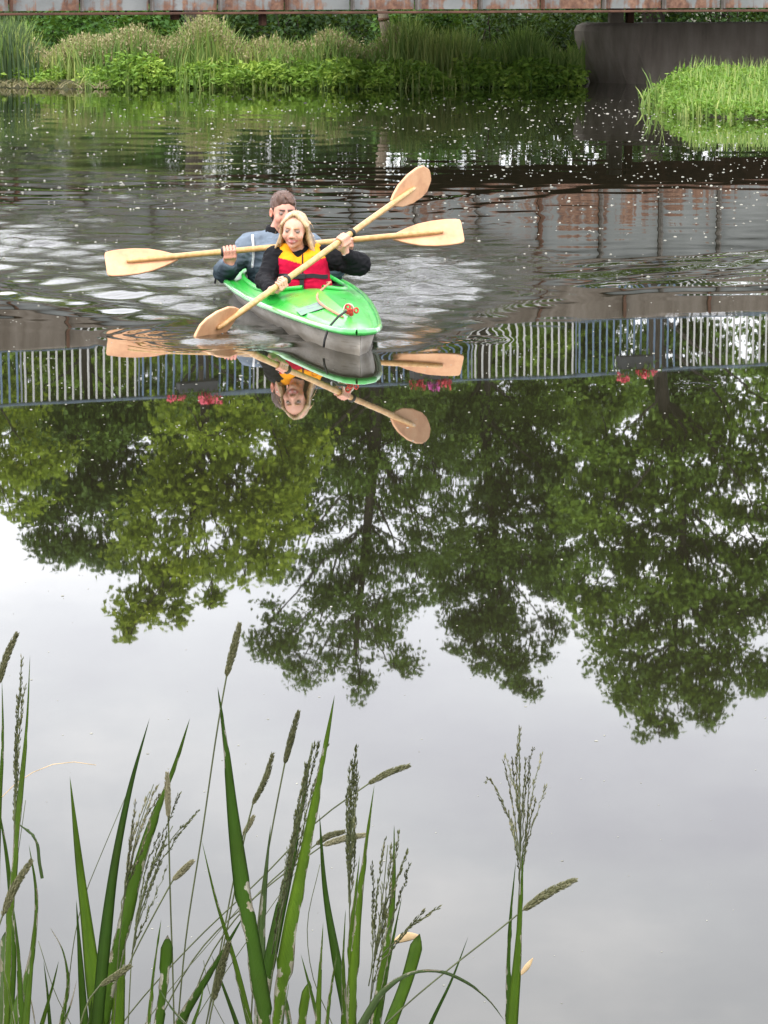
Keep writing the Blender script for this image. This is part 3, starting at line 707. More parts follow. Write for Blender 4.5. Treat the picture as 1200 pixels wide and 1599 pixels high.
# shrubs behind the reeds
def shrub(name, label, px, py, D, rpx, rpy, mt, seed, size=.11, n=2600, group='shrubs behind the reeds'):
    rgs = np.random.default_rng(seed)
    c = at(px, py, D); k = D / F_PX; r = np.array([rpx * k, rpx * k * .8, rpy * k])
    gz = float(terrain(np.array(c.x), np.array(c.y)))
    root = empty(name, (c.x, c.y, gz), label, 'shrub', group)
    st = MB(); P = []; T = []
    for q in range(26):
        d = rgs.normal(size=3); d /= np.linalg.norm(d)
        pc = np.array([0, 0, c.z - gz]) + d * r * rgs.uniform(.5, 1) ** .5
        st.tube([(rgs.normal() * .1, rgs.normal() * .1, -.1), pc * .5 + rgs.normal(size=3) * .08, pc], [.03, .018, .006], 5, False)
        m = n // 26
        P.append(pc + rgs.normal(size=(m, 3)) * np.array([.30, .30, .2]) * (rpx * k / 1.2)); T.append(np.clip(.45 + rgs.normal() * .15 + rgs.normal(size=m) * .15, 0, 1))
    V, F = leaf_quads(np.concatenate(P), size, rgs, .5, .7, .2)
    st.build('stem', BARK, None).parent = root
    o = link('foliage', np_mesh('foliage', V, F, False, attrs={'tint': np.repeat(np.concatenate(T), 4)}), None, mt); o.parent = root
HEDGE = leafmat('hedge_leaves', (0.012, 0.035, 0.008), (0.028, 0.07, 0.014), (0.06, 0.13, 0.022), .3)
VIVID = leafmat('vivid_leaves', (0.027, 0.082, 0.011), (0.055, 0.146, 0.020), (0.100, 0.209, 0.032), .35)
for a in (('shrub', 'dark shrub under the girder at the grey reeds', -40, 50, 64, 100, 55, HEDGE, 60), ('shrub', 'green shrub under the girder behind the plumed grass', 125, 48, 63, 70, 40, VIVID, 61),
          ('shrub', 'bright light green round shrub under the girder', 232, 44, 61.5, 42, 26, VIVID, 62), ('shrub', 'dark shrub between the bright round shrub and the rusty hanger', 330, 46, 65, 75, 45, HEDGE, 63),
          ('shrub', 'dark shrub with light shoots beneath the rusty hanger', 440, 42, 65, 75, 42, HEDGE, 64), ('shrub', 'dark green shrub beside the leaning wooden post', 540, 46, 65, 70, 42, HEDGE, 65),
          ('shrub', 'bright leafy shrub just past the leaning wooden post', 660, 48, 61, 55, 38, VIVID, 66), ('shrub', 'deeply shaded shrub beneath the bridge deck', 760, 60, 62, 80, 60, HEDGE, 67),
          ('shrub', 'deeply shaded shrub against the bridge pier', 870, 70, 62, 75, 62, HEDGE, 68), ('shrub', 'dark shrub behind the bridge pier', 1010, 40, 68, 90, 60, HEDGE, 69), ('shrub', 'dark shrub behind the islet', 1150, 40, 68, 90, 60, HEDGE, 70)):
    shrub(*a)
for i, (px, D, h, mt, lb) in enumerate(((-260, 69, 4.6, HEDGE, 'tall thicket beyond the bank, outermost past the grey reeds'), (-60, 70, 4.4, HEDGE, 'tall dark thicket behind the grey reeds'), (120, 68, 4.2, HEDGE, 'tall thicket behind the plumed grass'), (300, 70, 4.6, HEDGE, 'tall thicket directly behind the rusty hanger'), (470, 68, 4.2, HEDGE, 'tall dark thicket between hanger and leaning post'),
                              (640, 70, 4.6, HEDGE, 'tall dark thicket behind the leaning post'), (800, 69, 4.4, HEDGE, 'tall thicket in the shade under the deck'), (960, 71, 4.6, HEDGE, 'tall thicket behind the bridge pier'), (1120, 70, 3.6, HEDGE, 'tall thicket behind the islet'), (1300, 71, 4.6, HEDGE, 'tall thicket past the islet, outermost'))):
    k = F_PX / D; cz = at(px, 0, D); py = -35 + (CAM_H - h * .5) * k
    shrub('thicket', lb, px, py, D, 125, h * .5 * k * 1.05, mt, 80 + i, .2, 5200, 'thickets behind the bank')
# ------------------------------------------------------------------ islet by the bridge
n = 420; X = rg.uniform(ISL[0].x + .05, ISL[0].x + 3.4, n); Y = 44.9 - .45 * np.clip(X - ISL[0].x, 0, 3) + 6.2 * rg.uniform(0, 1, n) ** .8
def isl_grow(X, Y): return np.minimum(.16 + .36 * np.clip((Y - 44.8 + .45 * np.clip(X - ISL[0].x, 0, 3)) / 5.0, 0, 1), .12 + .6 * np.clip((X - ISL[0].x) / .9, 0, 1))
grow = isl_grow(X, Y)
C = np.stack([X, Y, np.maximum(terrain(X, Y), 0.02)], 1)
ISLE = leafmat('islet_leaves', (0.078, 0.168, 0.021), (0.156, 0.300, 0.039), (0.286, 0.432, 0.078), .4)
P = []
for c, g in zip(C, grow):
    k = 90; q = rg.normal(size=(k, 3)); q /= np.linalg.norm(q, axis=1)[:, None]; q *= rg.uniform(.3, 1, (k, 1)) ** .4
    P.append(c + q * np.array([.26, .26, g * .55]) + np.array([0, 0, g * .45]))
P = np.concatenate(P); P = P[P[:, 2] > .01]
V, F = leaf_quads(P, .07, rg, .6, .6, .0)
o = link('islet_plants', np_mesh('islet_plants', V, F, False, attrs={'tint': np.repeat(np.clip(.5 + rg.normal(0, .22, len(P)), 0, 1), 4)}), None, ISLE)
tag(o, 'bright yellow green leafy plants covering the islet by the bridge', 'plants', kind='stuff')
n = 2200; X = rg.uniform(ISL[0].x + .0, ISL[0].x + 3.2, n); Y = 44.9 - .45 * np.clip(X - ISL[0].x, 0, 3) + 6.2 * rg.uniform(0, 1, n)
Hh = (isl_grow(X, Y) + .12) * rg.uniform(.6, 1.25, n)
V, F, k, tip = ribbons(np.stack([X, Y, np.maximum(terrain(X, Y), 0)], 1), Hh, np.full(n, .028), np.abs(rg.normal(0, .2, n)), rg)
o = link('islet_reeds', np_mesh('islet_reeds', V, F, False, attrs={'tint': np.repeat(np.clip(.6 + rg.normal(0, .2, n), 0, 1), k)}), None, REED)
tag(o, 'pale upright reeds rising among the islet plants', 'reeds', kind='stuff')
# single reeds standing in the water off the tip of the islet
for i, (x, y, h, ln) in enumerate(((1003, 166, .38, .3), (1013, 172, .55, -.1), (1020, 163, .62, .15), (1030, 168, .5, -.25), (1038, 176, .6, .1), (1026, 178, .42, .4))):
    g = ground(x, y); t = empty('reed_plant', (g.x, g.y, 0), ['short bent reed, outermost off the tip of the islet', 'upright reed next to the outermost bent reed off the islet', 'tallest reed off the tip of the islet', 'reed leaning back towards open water off the islet', 'upright reed right against the tip of the islet', 'low strongly bent reed in front of the islet tip'][i], 'reed', 'reeds off the islet tip')
    rr = np.random.default_rng(i)
    for q in range(5):
        V, F, k, _ = ribbons(np.array([[rr.normal() * .03, rr.normal() * .03, -.05]]), np.array([h * rr.uniform(.7, 1.1) + .05]), np.array([.03]), np.array([abs(ln) + rr.uniform(0, .3)]), rr, 5)
        o = link('leaf', np_mesh('leaf', V, F, False, attrs={'tint': np.full(len(V), rr.uniform(.2, .8))}), None, REED); o.parent = t
# ------------------------------------------------------------------ kayak
BX, BY = Vector((KF.x, KF.y, 0)), Vector((KL.x, KL.y, 0))
def kp(x, y, z): return KO + BX * x + BY * y + Vector((0, 0, z))    # forward, towards image left, up
GREEN = N('green_gelcoat'); v_ = GREEN.coord('Object')
gf = GREEN.noise(v_, 2.5, 4)
wear = GREEN.ramp(GREEN.noise(GREEN.coord('Object', (3, 3, 3)), 4.5, 5, .65), [(0.56, 0.0), (0.66, 1.0)])
GREEN.bsdf(GREEN.mix(GREEN.math('MULTIPLY', wear, .06), GREEN.ramp(gf, [(0.3, (0.015, 0.34, 0.03)), (0.7, (0.03, 0.47, 0.055))]), (0.30, 0.52, 0.30)),
           GREEN.ramp(GREEN.noise(v_, 9, 4), [(0.3, 0.26), (0.7, 0.36)]), GREEN.bump(GREEN.noise(v_, 5, 2), 0.003), Coat_Weight=0.45, Coat_Roughness=0.2)
GREEN = GREEN.m
HULLM = N('scuffed_grey_hull'); v_ = HULLM.coord('Object'); vs = HULLM.coord('Object', (2, 2, 9))
sx_ = HULLM.n('ShaderNodeSeparateXYZ', {0: v_})
wet = HULLM.ramp(HULLM.math('ADD', sx_.outputs[2], HULLM.math('MULTIPLY', HULLM.noise(v_, 6), .05)), [(0.045, 1.0), (0.075, 0.0)])
scr = HULLM.ramp(HULLM.noise(HULLM.coord('Object', (1.5, 1.5, 26)), 6, 5, .7), [(0.56, 0.0), (0.64, .55)])
HULLM.bsdf(HULLM.mix(HULLM.math('MAXIMUM', HULLM.math('MULTIPLY', wet, .7), scr), HULLM.mix(HULLM.ramp(HULLM.noise(vs, 2.2, 5), [(0.35, 0.0), (0.7, 1.0)]), (0.34, 0.30, 0.245), (0.55, 0.51, 0.45)), (0.16, 0.135, 0.10)), 0.45, HULLM.bump(HULLM.noise(v_, 12), 0.004))
HULLM = HULLM.m
RIMM = plain('pale_green_rim', (0.07, 0.45, 0.09), 0.22, 0.2, 9, Coat_Weight=0.6, Coat_Roughness=0.1)
DARK = plain('cockpit_dark_grey', (0.03, 0.03, 0.03), 0.8)  # even dark grey of the cockpit lining and backrests
XB = np.array([2.13, 2.08, 1.98, 1.85, 1.6, 1.1, .6, .1, -.4, -.9, -1.3, -1.7, -1.95, -2.07])
BB_ = np.array([.012, .070, .106, .138, .178, .245, .302, .345, .36, .352, .325, .25, .16, .06])
ZG = np.array([.125, .124, .123, .121, .117, .113, .11, .11, .11, .112, .118, .128, .138, .142])
def kin(x, A): return np.interp(x, XB[::-1], A[::-1])
kayak = empty('kayak', kp(0, 0, 0), 'green and grey two seat kayak gliding over the dark river', 'kayak')
def kb(mb, name, mat, smooth=True, par=None, **k):
    o = mb.build(name, mat, None, smooth, **k); o.parent = par or kayak; return o
def L_(x, y, z): return kp(x, y, z) - KO
# hull: stations, half section from gunwale to keel and back
xs = np.concatenate([np.linspace(2.13, 1.8, 10), np.linspace(1.7, -1.6, 30), np.linspace(-1.7, -2.07, 8)])
V = []
ns = 15
for x in xs:
    b, z = kin(x, BB_) * (1 - .9 * max(0, (x - 2.0) / .13)), kin(x, ZG); keel = -.11 + (.11 if x < 0 else .06) * max(0, (abs(x) - 1.5) / .65) ** 2.2
    stem = max(0, (x - 1.55) / .58)
    for j in range(ns):
        t = -1 + 2 * j / (ns - 1)
        yy = b * .94 * np.sign(t) * abs(t) ** (.55 + .45 * stem); zz = keel + (z - keel) * abs(t) ** (2.6 - 1.4 * stem)
        V.append(L_(x - (.05 * (1 - abs(t)) if x > 1.9 else 0), yy, zz))
mb = MB().add([list(v) for v in V], gridF(len(xs), ns))
kb(mb, 'hull', HULLM)
# deck with the cockpit cut out, rising to a ridge
CK0, CK1 = .40, -1.22
def cock(x):                                                        # half width of the cockpit opening
    u = (x - (CK0 + CK1) / 2) / ((CK0 - CK1) / 2)
    return .275 * max(0, 1 - abs(u) ** 3.2) ** .5 if abs(u) < 1 else 0
def crown(x): return np.interp(x, [-2.07, -1.9, -1.25, -.4, .4, .9, 1.5, 1.9, 2.13], [.0, .025, .06, .07, .075, .066, .045, .022, .0])
xs = np.unique(np.concatenate([np.linspace(2.125, 1.7, 16), np.linspace(1.7, CK0, 26), np.linspace(CK0, CK1, 34), np.linspace(CK1, -2.06, 20)]))[::-1]
V = []; nd = 12
for sgn in (1, -1):
    for x in xs:
        b, z = kin(x, BB_), kin(x, ZG); c = cock(x)
        for j in range(nd):
            t = j / (nd - 1); y = c + (b - c) * t; u = y / max(b, 1e-4)
            h = crown(x) * (1 - u ** 1.7)
            h += .022 * math.exp(-(u / .13) ** 2) * float(sstep(.42, .7, x)) * float(sstep(1.95, 1.5, x))            # ridge
            h -= .014 * math.exp(-((u - .84) / .06) ** 2) * float(sstep(2.12, 1.9, x)) * float(sstep(-2.05, -1.9, x))  # gutter inside the rim
            h -= .006 * float(sstep(.30, .42, u)) * float(sstep(.75, .6, u)) * float(sstep(.5, .7, x)) * float(sstep(1.75, 1.45, x))   # pressed panels
            V.append(L_(x, sgn * y, z + h + .012))
n = len(xs) * nd; Fg = gridF(len(xs), nd)
mb = MB().add([list(v) for v in V], [np.concatenate([Fg, Fg[:, ::-1] + n])])
kb(mb, 'deck', GREEN)
# rolled rim all round the deck
def outline(off, zo, m=90):
    P = []
    for i in range(m):
        a = i / m * 2 * math.pi; x = .03 + 2.10 * math.cos(a)
        P.append((x, a))
    xs_ = np.concatenate([2.13 - 2.0 * (np.linspace(0, 1, 60) ** 2), np.linspace(.06, -2.07, 50)])
    Lf = [L_(x, kin(x, BB_) + off, kin(x, ZG) + zo) for x in xs_]; Rt = [L_(x, -kin(x, BB_) - off, kin(x, ZG) + zo) for x in xs_[::-1]]
    return Lf + Rt
P = outline(.008, .006)
kb(MB().tube(P + [P[0]], .019, 8, False, 1.0), 'rim', RIMM)
# coaming round the cockpit
P = []
for i in range(61):
    a = i / 60 * 2 * math.pi; u = math.copysign(abs(math.cos(a)) ** .7, math.cos(a)); x = (CK0 + CK1) / 2 + (CK0 - CK1) / 2 * .985 * u
    y = .275 * max(0, 1 - abs(u * .985) ** 3.2) ** .5 * math.copysign(1, math.sin(a)); b = kin(x, BB_)
    P.append(L_(x, y, kin(x, ZG) + crown(x) * (1 - (abs(y) / b) ** 1.7) + .022))
kb(MB().tube(P, .014, 7, False), 'coaming', GREEN)
V = []
for x in np.linspace(CK0 - .01, CK1 + .01, 20):
    for t in np.linspace(-1, 1, 9): V.append(L_(x, cock(x) * .985 * t, -.075 + .20 * abs(t) ** 5))
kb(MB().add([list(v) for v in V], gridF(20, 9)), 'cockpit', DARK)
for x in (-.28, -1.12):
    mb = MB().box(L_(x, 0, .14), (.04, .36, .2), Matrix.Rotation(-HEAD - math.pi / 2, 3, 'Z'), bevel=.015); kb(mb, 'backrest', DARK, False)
# bow fittings: ring, knotted toggle, line and loose end; stern line
ROPE = plain('faded_rope', lin(190, 128, 104), 0.9, 0.3, 80, 0.002, 300); RED = plain('red_cord', lin(190, 62, 50), 0.8, 0.2, 60); BLK = plain('black_cord', (0.02, 0.02, 0.02), 0.8)
STEELM = plain('dull_steel', (0.5, 0.45, 0.36), 0.35, 0.2, 20, Metallic=0.8)
def decktop(x, y):
    b = kin(x, BB_); u = min(1, abs(y) / b); return kin(x, ZG) + crown(x) * (1 - u ** 1.7) + .012 + .022 * math.exp(-(u / .13) ** 2) * float(sstep(.42, .7, x)) * float(sstep(1.95, 1.5, x))
bz = decktop(1.72, 0)
ring = [L_(1.72, .026 * math.cos(a), bz + .036 + .03 * math.sin(a)) for a in np.linspace(0, 2 * math.pi, 17)]
kb(MB().tube(ring, .007, 6, False), 'ring', STEELM)
kn = MB(); rk = np.random.default_rng(3)
for i in range(5):
    c = np.array(L_(1.74 + rk.normal() * .008, rk.normal() * .014, bz + .03 + rk.normal() * .012)); ax = rk.normal(size=3); ax /= np.linalg.norm(ax); bx = np.cross(ax, [0.3, 1, .2]); bx /= np.linalg.norm(bx)
    kn.tube([c + .013 * (math.cos(a) * ax + math.sin(a) * bx) for a in np.linspace(0, 2 * math.pi, 11)], .0055, 5, False)
kb(kn, 'knot', RED)
xr = np.linspace(1.70, .44, 16)
P = [L_(x, .03 + .10 * math.sin((1.70 - x) / 1.26 * math.pi * .9) - .12 * ((1.7 - x) / 1.26), decktop(x, .06) + .012) for x in xr]
P += [L_(.43, -.10, decktop(.42, .1) + .05), L_(.36, -.09, decktop(.4, .1) + .04)]
kb(MB().tube(P, .0065, 6), 'bow_line', ROPE)
kb(MB().tube([L_(1.75, .02, bz + .03), L_(1.85, .08, bz + .012), L_(1.9, .14, .135), L_(1.92, .165, .07), L_(1.92, .17, .03)], .007, 5), 'loose_cord', BLK)
kb(MB().tube([L_(-1.2, .33, .2), L_(-1.3, .37, .14), L_(-1.28, .385, .07)], .007, 5), 'stern_cord', BLK)
# faded sticker on the foredeck
STK = N('faded_sticker'); v_ = STK.coord('Object')
STK.bsdf(STK.mix(STK.ramp(STK.noise(v_, 14, 3), [(0.45, 0.0), (0.6, 1.0)]), (0.17, 0.33, 0.19), (0.15, 0.17, 0.20)), 0.8)
V = [L_(x, y, decktop(x, y) - .006 * float(sstep(.30, .42, y / kin(x, BB_))) + .006) for x in np.linspace(1.28, 1.05, 6) for y in np.linspace(.05, .20, 6)]
kb(MB().add([list(v) for v in V], gridF(6, 6)), 'sticker', STK.m)

# ------------------------------------------------------------------ paddles
SHAFT = N('varnished_wood'); v_ = SHAFT.coord('Object'); vs = SHAFT.coord('Object', (4, 4, 4))
SHAFT.bsdf(SHAFT.mix(SHAFT.ramp(SHAFT.noise(vs, 9, 5), [(0.35, 0.0), (0.7, 1.0)]), lin(178, 134, 80), lin(206, 168, 112)), 0.32, SHAFT.bump(SHAFT.noise(v_, 40), 0.002), Coat_Weight=0.3)
SHAFT = SHAFT.m
PLY = N('plywood'); vs = PLY.coord('Object', (1, 1, 1))
PLY.bsdf(PLY.ramp(PLY.noise(vs, 6, 6, .65), [(0.3, lin(184, 132, 98)), (0.5, lin(208, 158, 118)), (0.7, lin(222, 178, 138))]), 0.5, PLY.bump(PLY.noise(vs, 60), 0.001))
PLY = PLY.m
DRIP = plain('black_rubber', (0.015, 0.015, 0.015), 0.6)
def blade_mesh(o, u, v, w, L, W, tip):
    """flat blade: o where the shaft meets it, u outwards, v across, w face normal"""
    prof = [(0, .035), (.08, .065), (.2, .11), (.38, .16), (.58, .185), (.78, .19), (.93, .18), (.985, .165), (1.0, .13)] if tip == 'square' else \
           [(0, .03), (.07, .075), (.22, .14), (.48, .185), (.72, .19), (.86, .165), (.95, .105), (.985, .075), (1.0, .045)]
    up = [(a * L, b * W / .19 * .5) for a, b in prof]
    ring = up + [(a, -b) for a, b in up[::-1]]
    n = len(ring); th = .006
    def pt(a, b, k): return o + u * a + v * b + w * (k + .12 * b * b * 0)
    V = [pt(a, b, th) for a, b in ring] + [pt(a, b, -th) for a, b in ring]
    V += [pt(a * .985 + .004, b * .94, th + .003) for a, b in ring] + [pt(a * .985 + .004, b * .94, -th - .003) for a, b in ring]
    j = np.arange(n); k_ = (j + 1) % n
    Fs = [np.stack([j, j + n, k_ + n, k_], 1), np.stack([j, k_, k_ + 2 * n, j + 2 * n], 1), np.stack([j + n, j + 3 * n, k_ + 3 * n, k_ + n], 1)]
    h = n // 2; i = np.arange(h - 1)
    Fs += [np.stack([2 * n + i, 2 * n + i + 1, 2 * n + n - 2 - i, 2 * n + n - 1 - i], 1), np.stack([3 * n + n - 1 - i, 3 * n + n - 2 - i, 3 * n + i + 1, 3 * n + i], 1)]
    return MB().add([list(p) for p in V], [np.concatenate(Fs)])
def paddle(label, A, B, va, vb, Lb, Wb, tips, rings, ext=.13):
    """A, B: ends of the shaft, on the blades"""
    mid = (A + B) / 2; u = (B - A).normalized(); t = empty('paddle', mid, label, 'paddle', 'wooden double paddles')
    Lt = (B - A).length
    pts = [A - mid, A + u * .04 - mid, A + u * .22 - mid, A + u * .5 - mid, B - u * .5 - mid, B - u * .22 - mid, B - u * .04 - mid, B - mid]
    MB().tube(pts, [.012, .016, .018, .0185, .0185, .018, .016, .012], 12).build('shaft', SHAFT, None).parent = t
    for (E, d, v, tp) in ((A, -u, va, tips[0]), (B, u, vb, tips[1])):
        v = (v - d * v.dot(d)).normalized(); w = d.cross(v).normalized()
        if w.y > 0: w = -w
        o = blade_mesh(E - d * (Lb - ext) - w * .020 - mid, d, v, w, Lb, Wb, tp).build('blade', PLY, None, False); o.parent = t
    for r in rings:
        c = A + u * r * Lt - mid
        MB().tube([c - u * .012, c - u * .004, c + u * .004, c + u * .012], [.022, .029, .029, .022], 12).build('drip_ring', DRIP, None).parent = t
    return u
YG = KO.y
GA = at(340, 513, YG - 1.02); GB = at(648, 293, YG + .42)
GU = paddle('wooden double paddle raised diagonally by the girl, one blade touching the water', GA, GB, Vector((.55, .55, .62)), Vector((.42, .45, .78)), .41, .20, ('point', 'point'), (.335, .665), .19)
MA = at(198, 407, YG + .58); MBp = at(692, 361, YG + .92)
MU = paddle('wooden double paddle held level across by the man behind', MA, MBp, Vector((.0, .55, .83)), Vector((.0, .55, .83)), .45, .185, ('square', 'square'), (.30, .705))
# ------------------------------------------------------------------ people: smooth bodies grown from an implicit surface
class Field:
    def __init__(s, vox): s.vox = vox; s.ops = []
    def cap(s, a, b, ra, rb=None, col=(0, 0, 0), k=.012, sub=False, sq=None):
        s.ops.append(('c', np.array(a, float), np.array(b, float), ra, ra if rb is None else rb, np.array(col), k, sub, sq)); return s
    def ell(s, c, r, col=(0, 0, 0), R=None, k=.012, sub=False):
        s.ops.append(('e', np.array(c, float), np.array(r, float), np.eye(3) if R is None else np.array(R, float), None, np.array(col), k, sub, None)); return s
    def dist(s, op, P):
        if op[0] == 'c':
            _, a, b, ra, rb, *_r = op; ab = b - a; t = np.clip(((P - a) @ ab) / max(ab @ ab, 1e-9), 0, 1)
            q = P - a - t[..., None] * ab
            return np.sqrt((q * q).sum(-1)) - (ra + (rb - ra) * t)
        _, c, r, R, *_r = op; q = (P - c) @ R
        k0 = np.sqrt(((q / r) ** 2).sum(-1)); k1 = np.sqrt(((q / (r * r)) ** 2).sum(-1))
        return k0 * (k0 - 1) / np.maximum(k1, 1e-6)
    def bound(s, op):
        if op[0] == 'c': m = max(op[3], op[4]); return np.minimum(op[1], op[2]) - m, np.maximum(op[1], op[2]) + m
        m = max(op[2]); return op[1] - m, op[1] + m
    def grow(s, disp=None):
        vox = s.vox
        lo = np.min([s.bound(o)[0] for o in s.ops if not o[7]], 0) - 4 * vox; hi = np.max([s.bound(o)[1] for o in s.ops if not o[7]], 0) + 4 * vox
        n = np.ceil((hi - lo) / vox).astype(int) + 1
        D = np.full(n, .05, np.float32)
        ax = [lo[i] + vox * np.arange(n[i]) for i in range(3)]
        for op in s.ops:
            b0, b1 = s.bound(op); m = op[6] + 3 * vox + .012
            i0 = np.clip(np.floor((b0 - m - lo) / vox).astype(int), 0, n - 1); i1 = np.clip(np.ceil((b1 + m - lo) / vox).astype(int) + 1, 1, n)
            if (i1 <= i0).any(): continue
            G = np.stack(np.meshgrid(*[ax[i][i0[i]:i1[i]] for i in range(3)], indexing='ij'), -1)
            d = s.dist(op, G); sl = tuple(slice(i0[i], i1[i]) for i in range(3)); c = D[sl]; k = max(op[6], 1e-5)
            if op[7]:
                h = np.maximum(k - np.abs(c + d), 0) / k; D[sl] = np.maximum(c, -d) + h * h * k / 4
            else:
                h = np.maximum(k - np.abs(c - d), 0) / k; D[sl] = np.minimum(c, d) - h * h * k / 4
        # surface nets
        ins = D < 0
        c8 = [ins[a:n[0] - 1 + a, b:n[1] - 1 + b, c:n[2] - 1 + c] for a in (0, 1) for b in (0, 1) for c in (0, 1)]
        sm = sum(x.astype(np.int8) for x in c8); act = (sm > 0) & (sm < 8)
        I = np.argwhere(act); idx = np.full(act.shape, -1, np.int32); idx[act] = np.arange(len(I))
        acc = np.zeros((len(I), 3)); cnt = np.zeros(len(I))
        cr = [np.array([a, b, c]) for a in (0, 1) for b in (0, 1) for c in (0, 1)]
        for x in range(8):
            for y in range(x + 1, 8):
                if np.abs(cr[x] - cr[y]).sum() != 1: continue
                da = D[tuple((I + cr[x]).T)]; db = D[tuple((I + cr[y]).T)]; m = (da < 0) != (db < 0)
                t = np.where(m, da / np.where(m, da - db, 1), 0)
                acc += np.where(m[:, None], cr[x] + t[:, None] * (cr[y] - cr[x]), 0); cnt += m
        V = lo + vox * (I + acc / np.maximum(cnt, 1)[:, None])
        Q = []
        for axn in range(3):
            o1, o2 = [(1, 2), (2, 0), (0, 1)][axn]
            e = np.zeros(3, int); e[axn] = 1
            A = ins[:n[0] - 1, :n[1] - 1, :n[2] - 1]; B = ins[e[0]:n[0] - 1 + e[0], e[1]:n[1] - 1 + e[1], e[2]:n[2] - 1 + e[2]]
            J = np.argwhere(A != B); J = J[(J[:, o1] > 0) & (J[:, o2] > 0)]
            u = np.zeros(3, int); u[o1] = 1; w = np.zeros(3, int); w[o2] = 1
            q = np.stack([idx[tuple((J - u - w).T)], idx[tuple((J - w).T)], idx[tuple(J.T)], idx[tuple((J - u).T)]], 1)
            fl = ~A[tuple(J.T)]; q[fl] = q[fl][:, ::-1]; Q.append(q[(q >= 0).all(1)])
        Q = np.concatenate(Q)
        # colours: each vertex takes the nearest shape's colour
        best = np.full(len(V), 9.0); col = np.zeros((len(V), 3)); wsum = np.zeros(len(V))
        for op in s.ops:
            if op[7]: continue
            d = np.abs(s.dist(op, V)) if False else s.dist(op, V)
            w = np.exp(-np.clip(d + .004, -.02, .2) / .0022); col += w[:, None] * op[5]; wsum += w
        col /= wsum[:, None]
        return V, Q, col
def person_obj(name, F, mat, parent, origin, color_fn=None, disp=None):
    V, Q, col = F.grow()
    if disp is not None: V = V + disp(V, Q)
    if color_fn is not None: col = color_fn(V, col)
    o = link(name, np_mesh(name, V - np.array(origin), Q, True, colors=col), None, mat); o.parent = parent
    return o
def vnormals(V, Q):
    fn = np.cross(V[Q[:, 2]] - V[Q[:, 0]], V[Q[:, 3]] - V[Q[:, 1]]); nn = np.zeros_like(V)
    for i in range(4): np.add.at(nn, Q[:, i], fn)
    return nn / (np.linalg.norm(nn, axis=1)[:, None] + 1e-12)
def wrinkles(amp, sc, seed, stretch=(1, 1, 2.2)):
    def f(V, Q):
        nn = vnormals(V, Q); o = Vector((seed * 3.1, seed * 1.7, seed))
        h = np.array([mnoise.noise(Vector((v[0] * sc * stretch[0], v[1] * sc * stretch[1], v[2] * sc * stretch[2])) + o) + .5 * mnoise.noise(Vector((v[0] * sc * 2.1, v[1] * sc * 2.1, v[2] * sc * 2.6)) + o) for v in V])
        h = 1 - 2 * np.abs(h)
        return nn * (amp * h)[:, None]
    return f
SKINM = vcol('skin', 0.5, 0.10, 25, 0.0008, 220, Subsurface_Weight=0.08, Subsurface_Radius=(0.02, 0.008, 0.004), Subsurface_Scale=0.3)
CLOTH = vcol('cloth', 0.9, 0.22, 22, 0.0015, 260, **{'Specular_IOR_Level': 0.15})
HAIRM = N('hair'); v_ = HAIRM.coord('Object', (1, 1, .22)); hc = HAIRM.attr('col', 'Color')
HAIRM.bsdf(HAIRM.mix(1.0, hc, HAIRM.ramp(HAIRM.noise(v_, 140, 3), [(0.3, 0.55), (0.7, 1.25)]), 'MULTIPLY'), 0.45, HAIRM.bump(HAIRM.noise(v_, 160), 0.004))
HAIRM = HAIRM.m
SK = np.array(lin(214, 160, 138)); SK2 = np.array(lin(206, 140, 118)); LIP = np.array(lin(178, 92, 86)); EYE = np.array((0.012, 0.009, 0.008)); LASH = np.array(lin(96, 66, 54)); WHT = np.array((.55, .52, .5))
def frame(yaw, pitch, roll):
    """columns: to image right, towards the viewer (face), up"""
    R = Matrix.Rotation(yaw, 3, 'Z') @ Matrix.Rotation(pitch, 3, 'X') @ Matrix.Rotation(roll, 3, 'Y')
    return np.array(R)                                                # local x right, -y face, z up
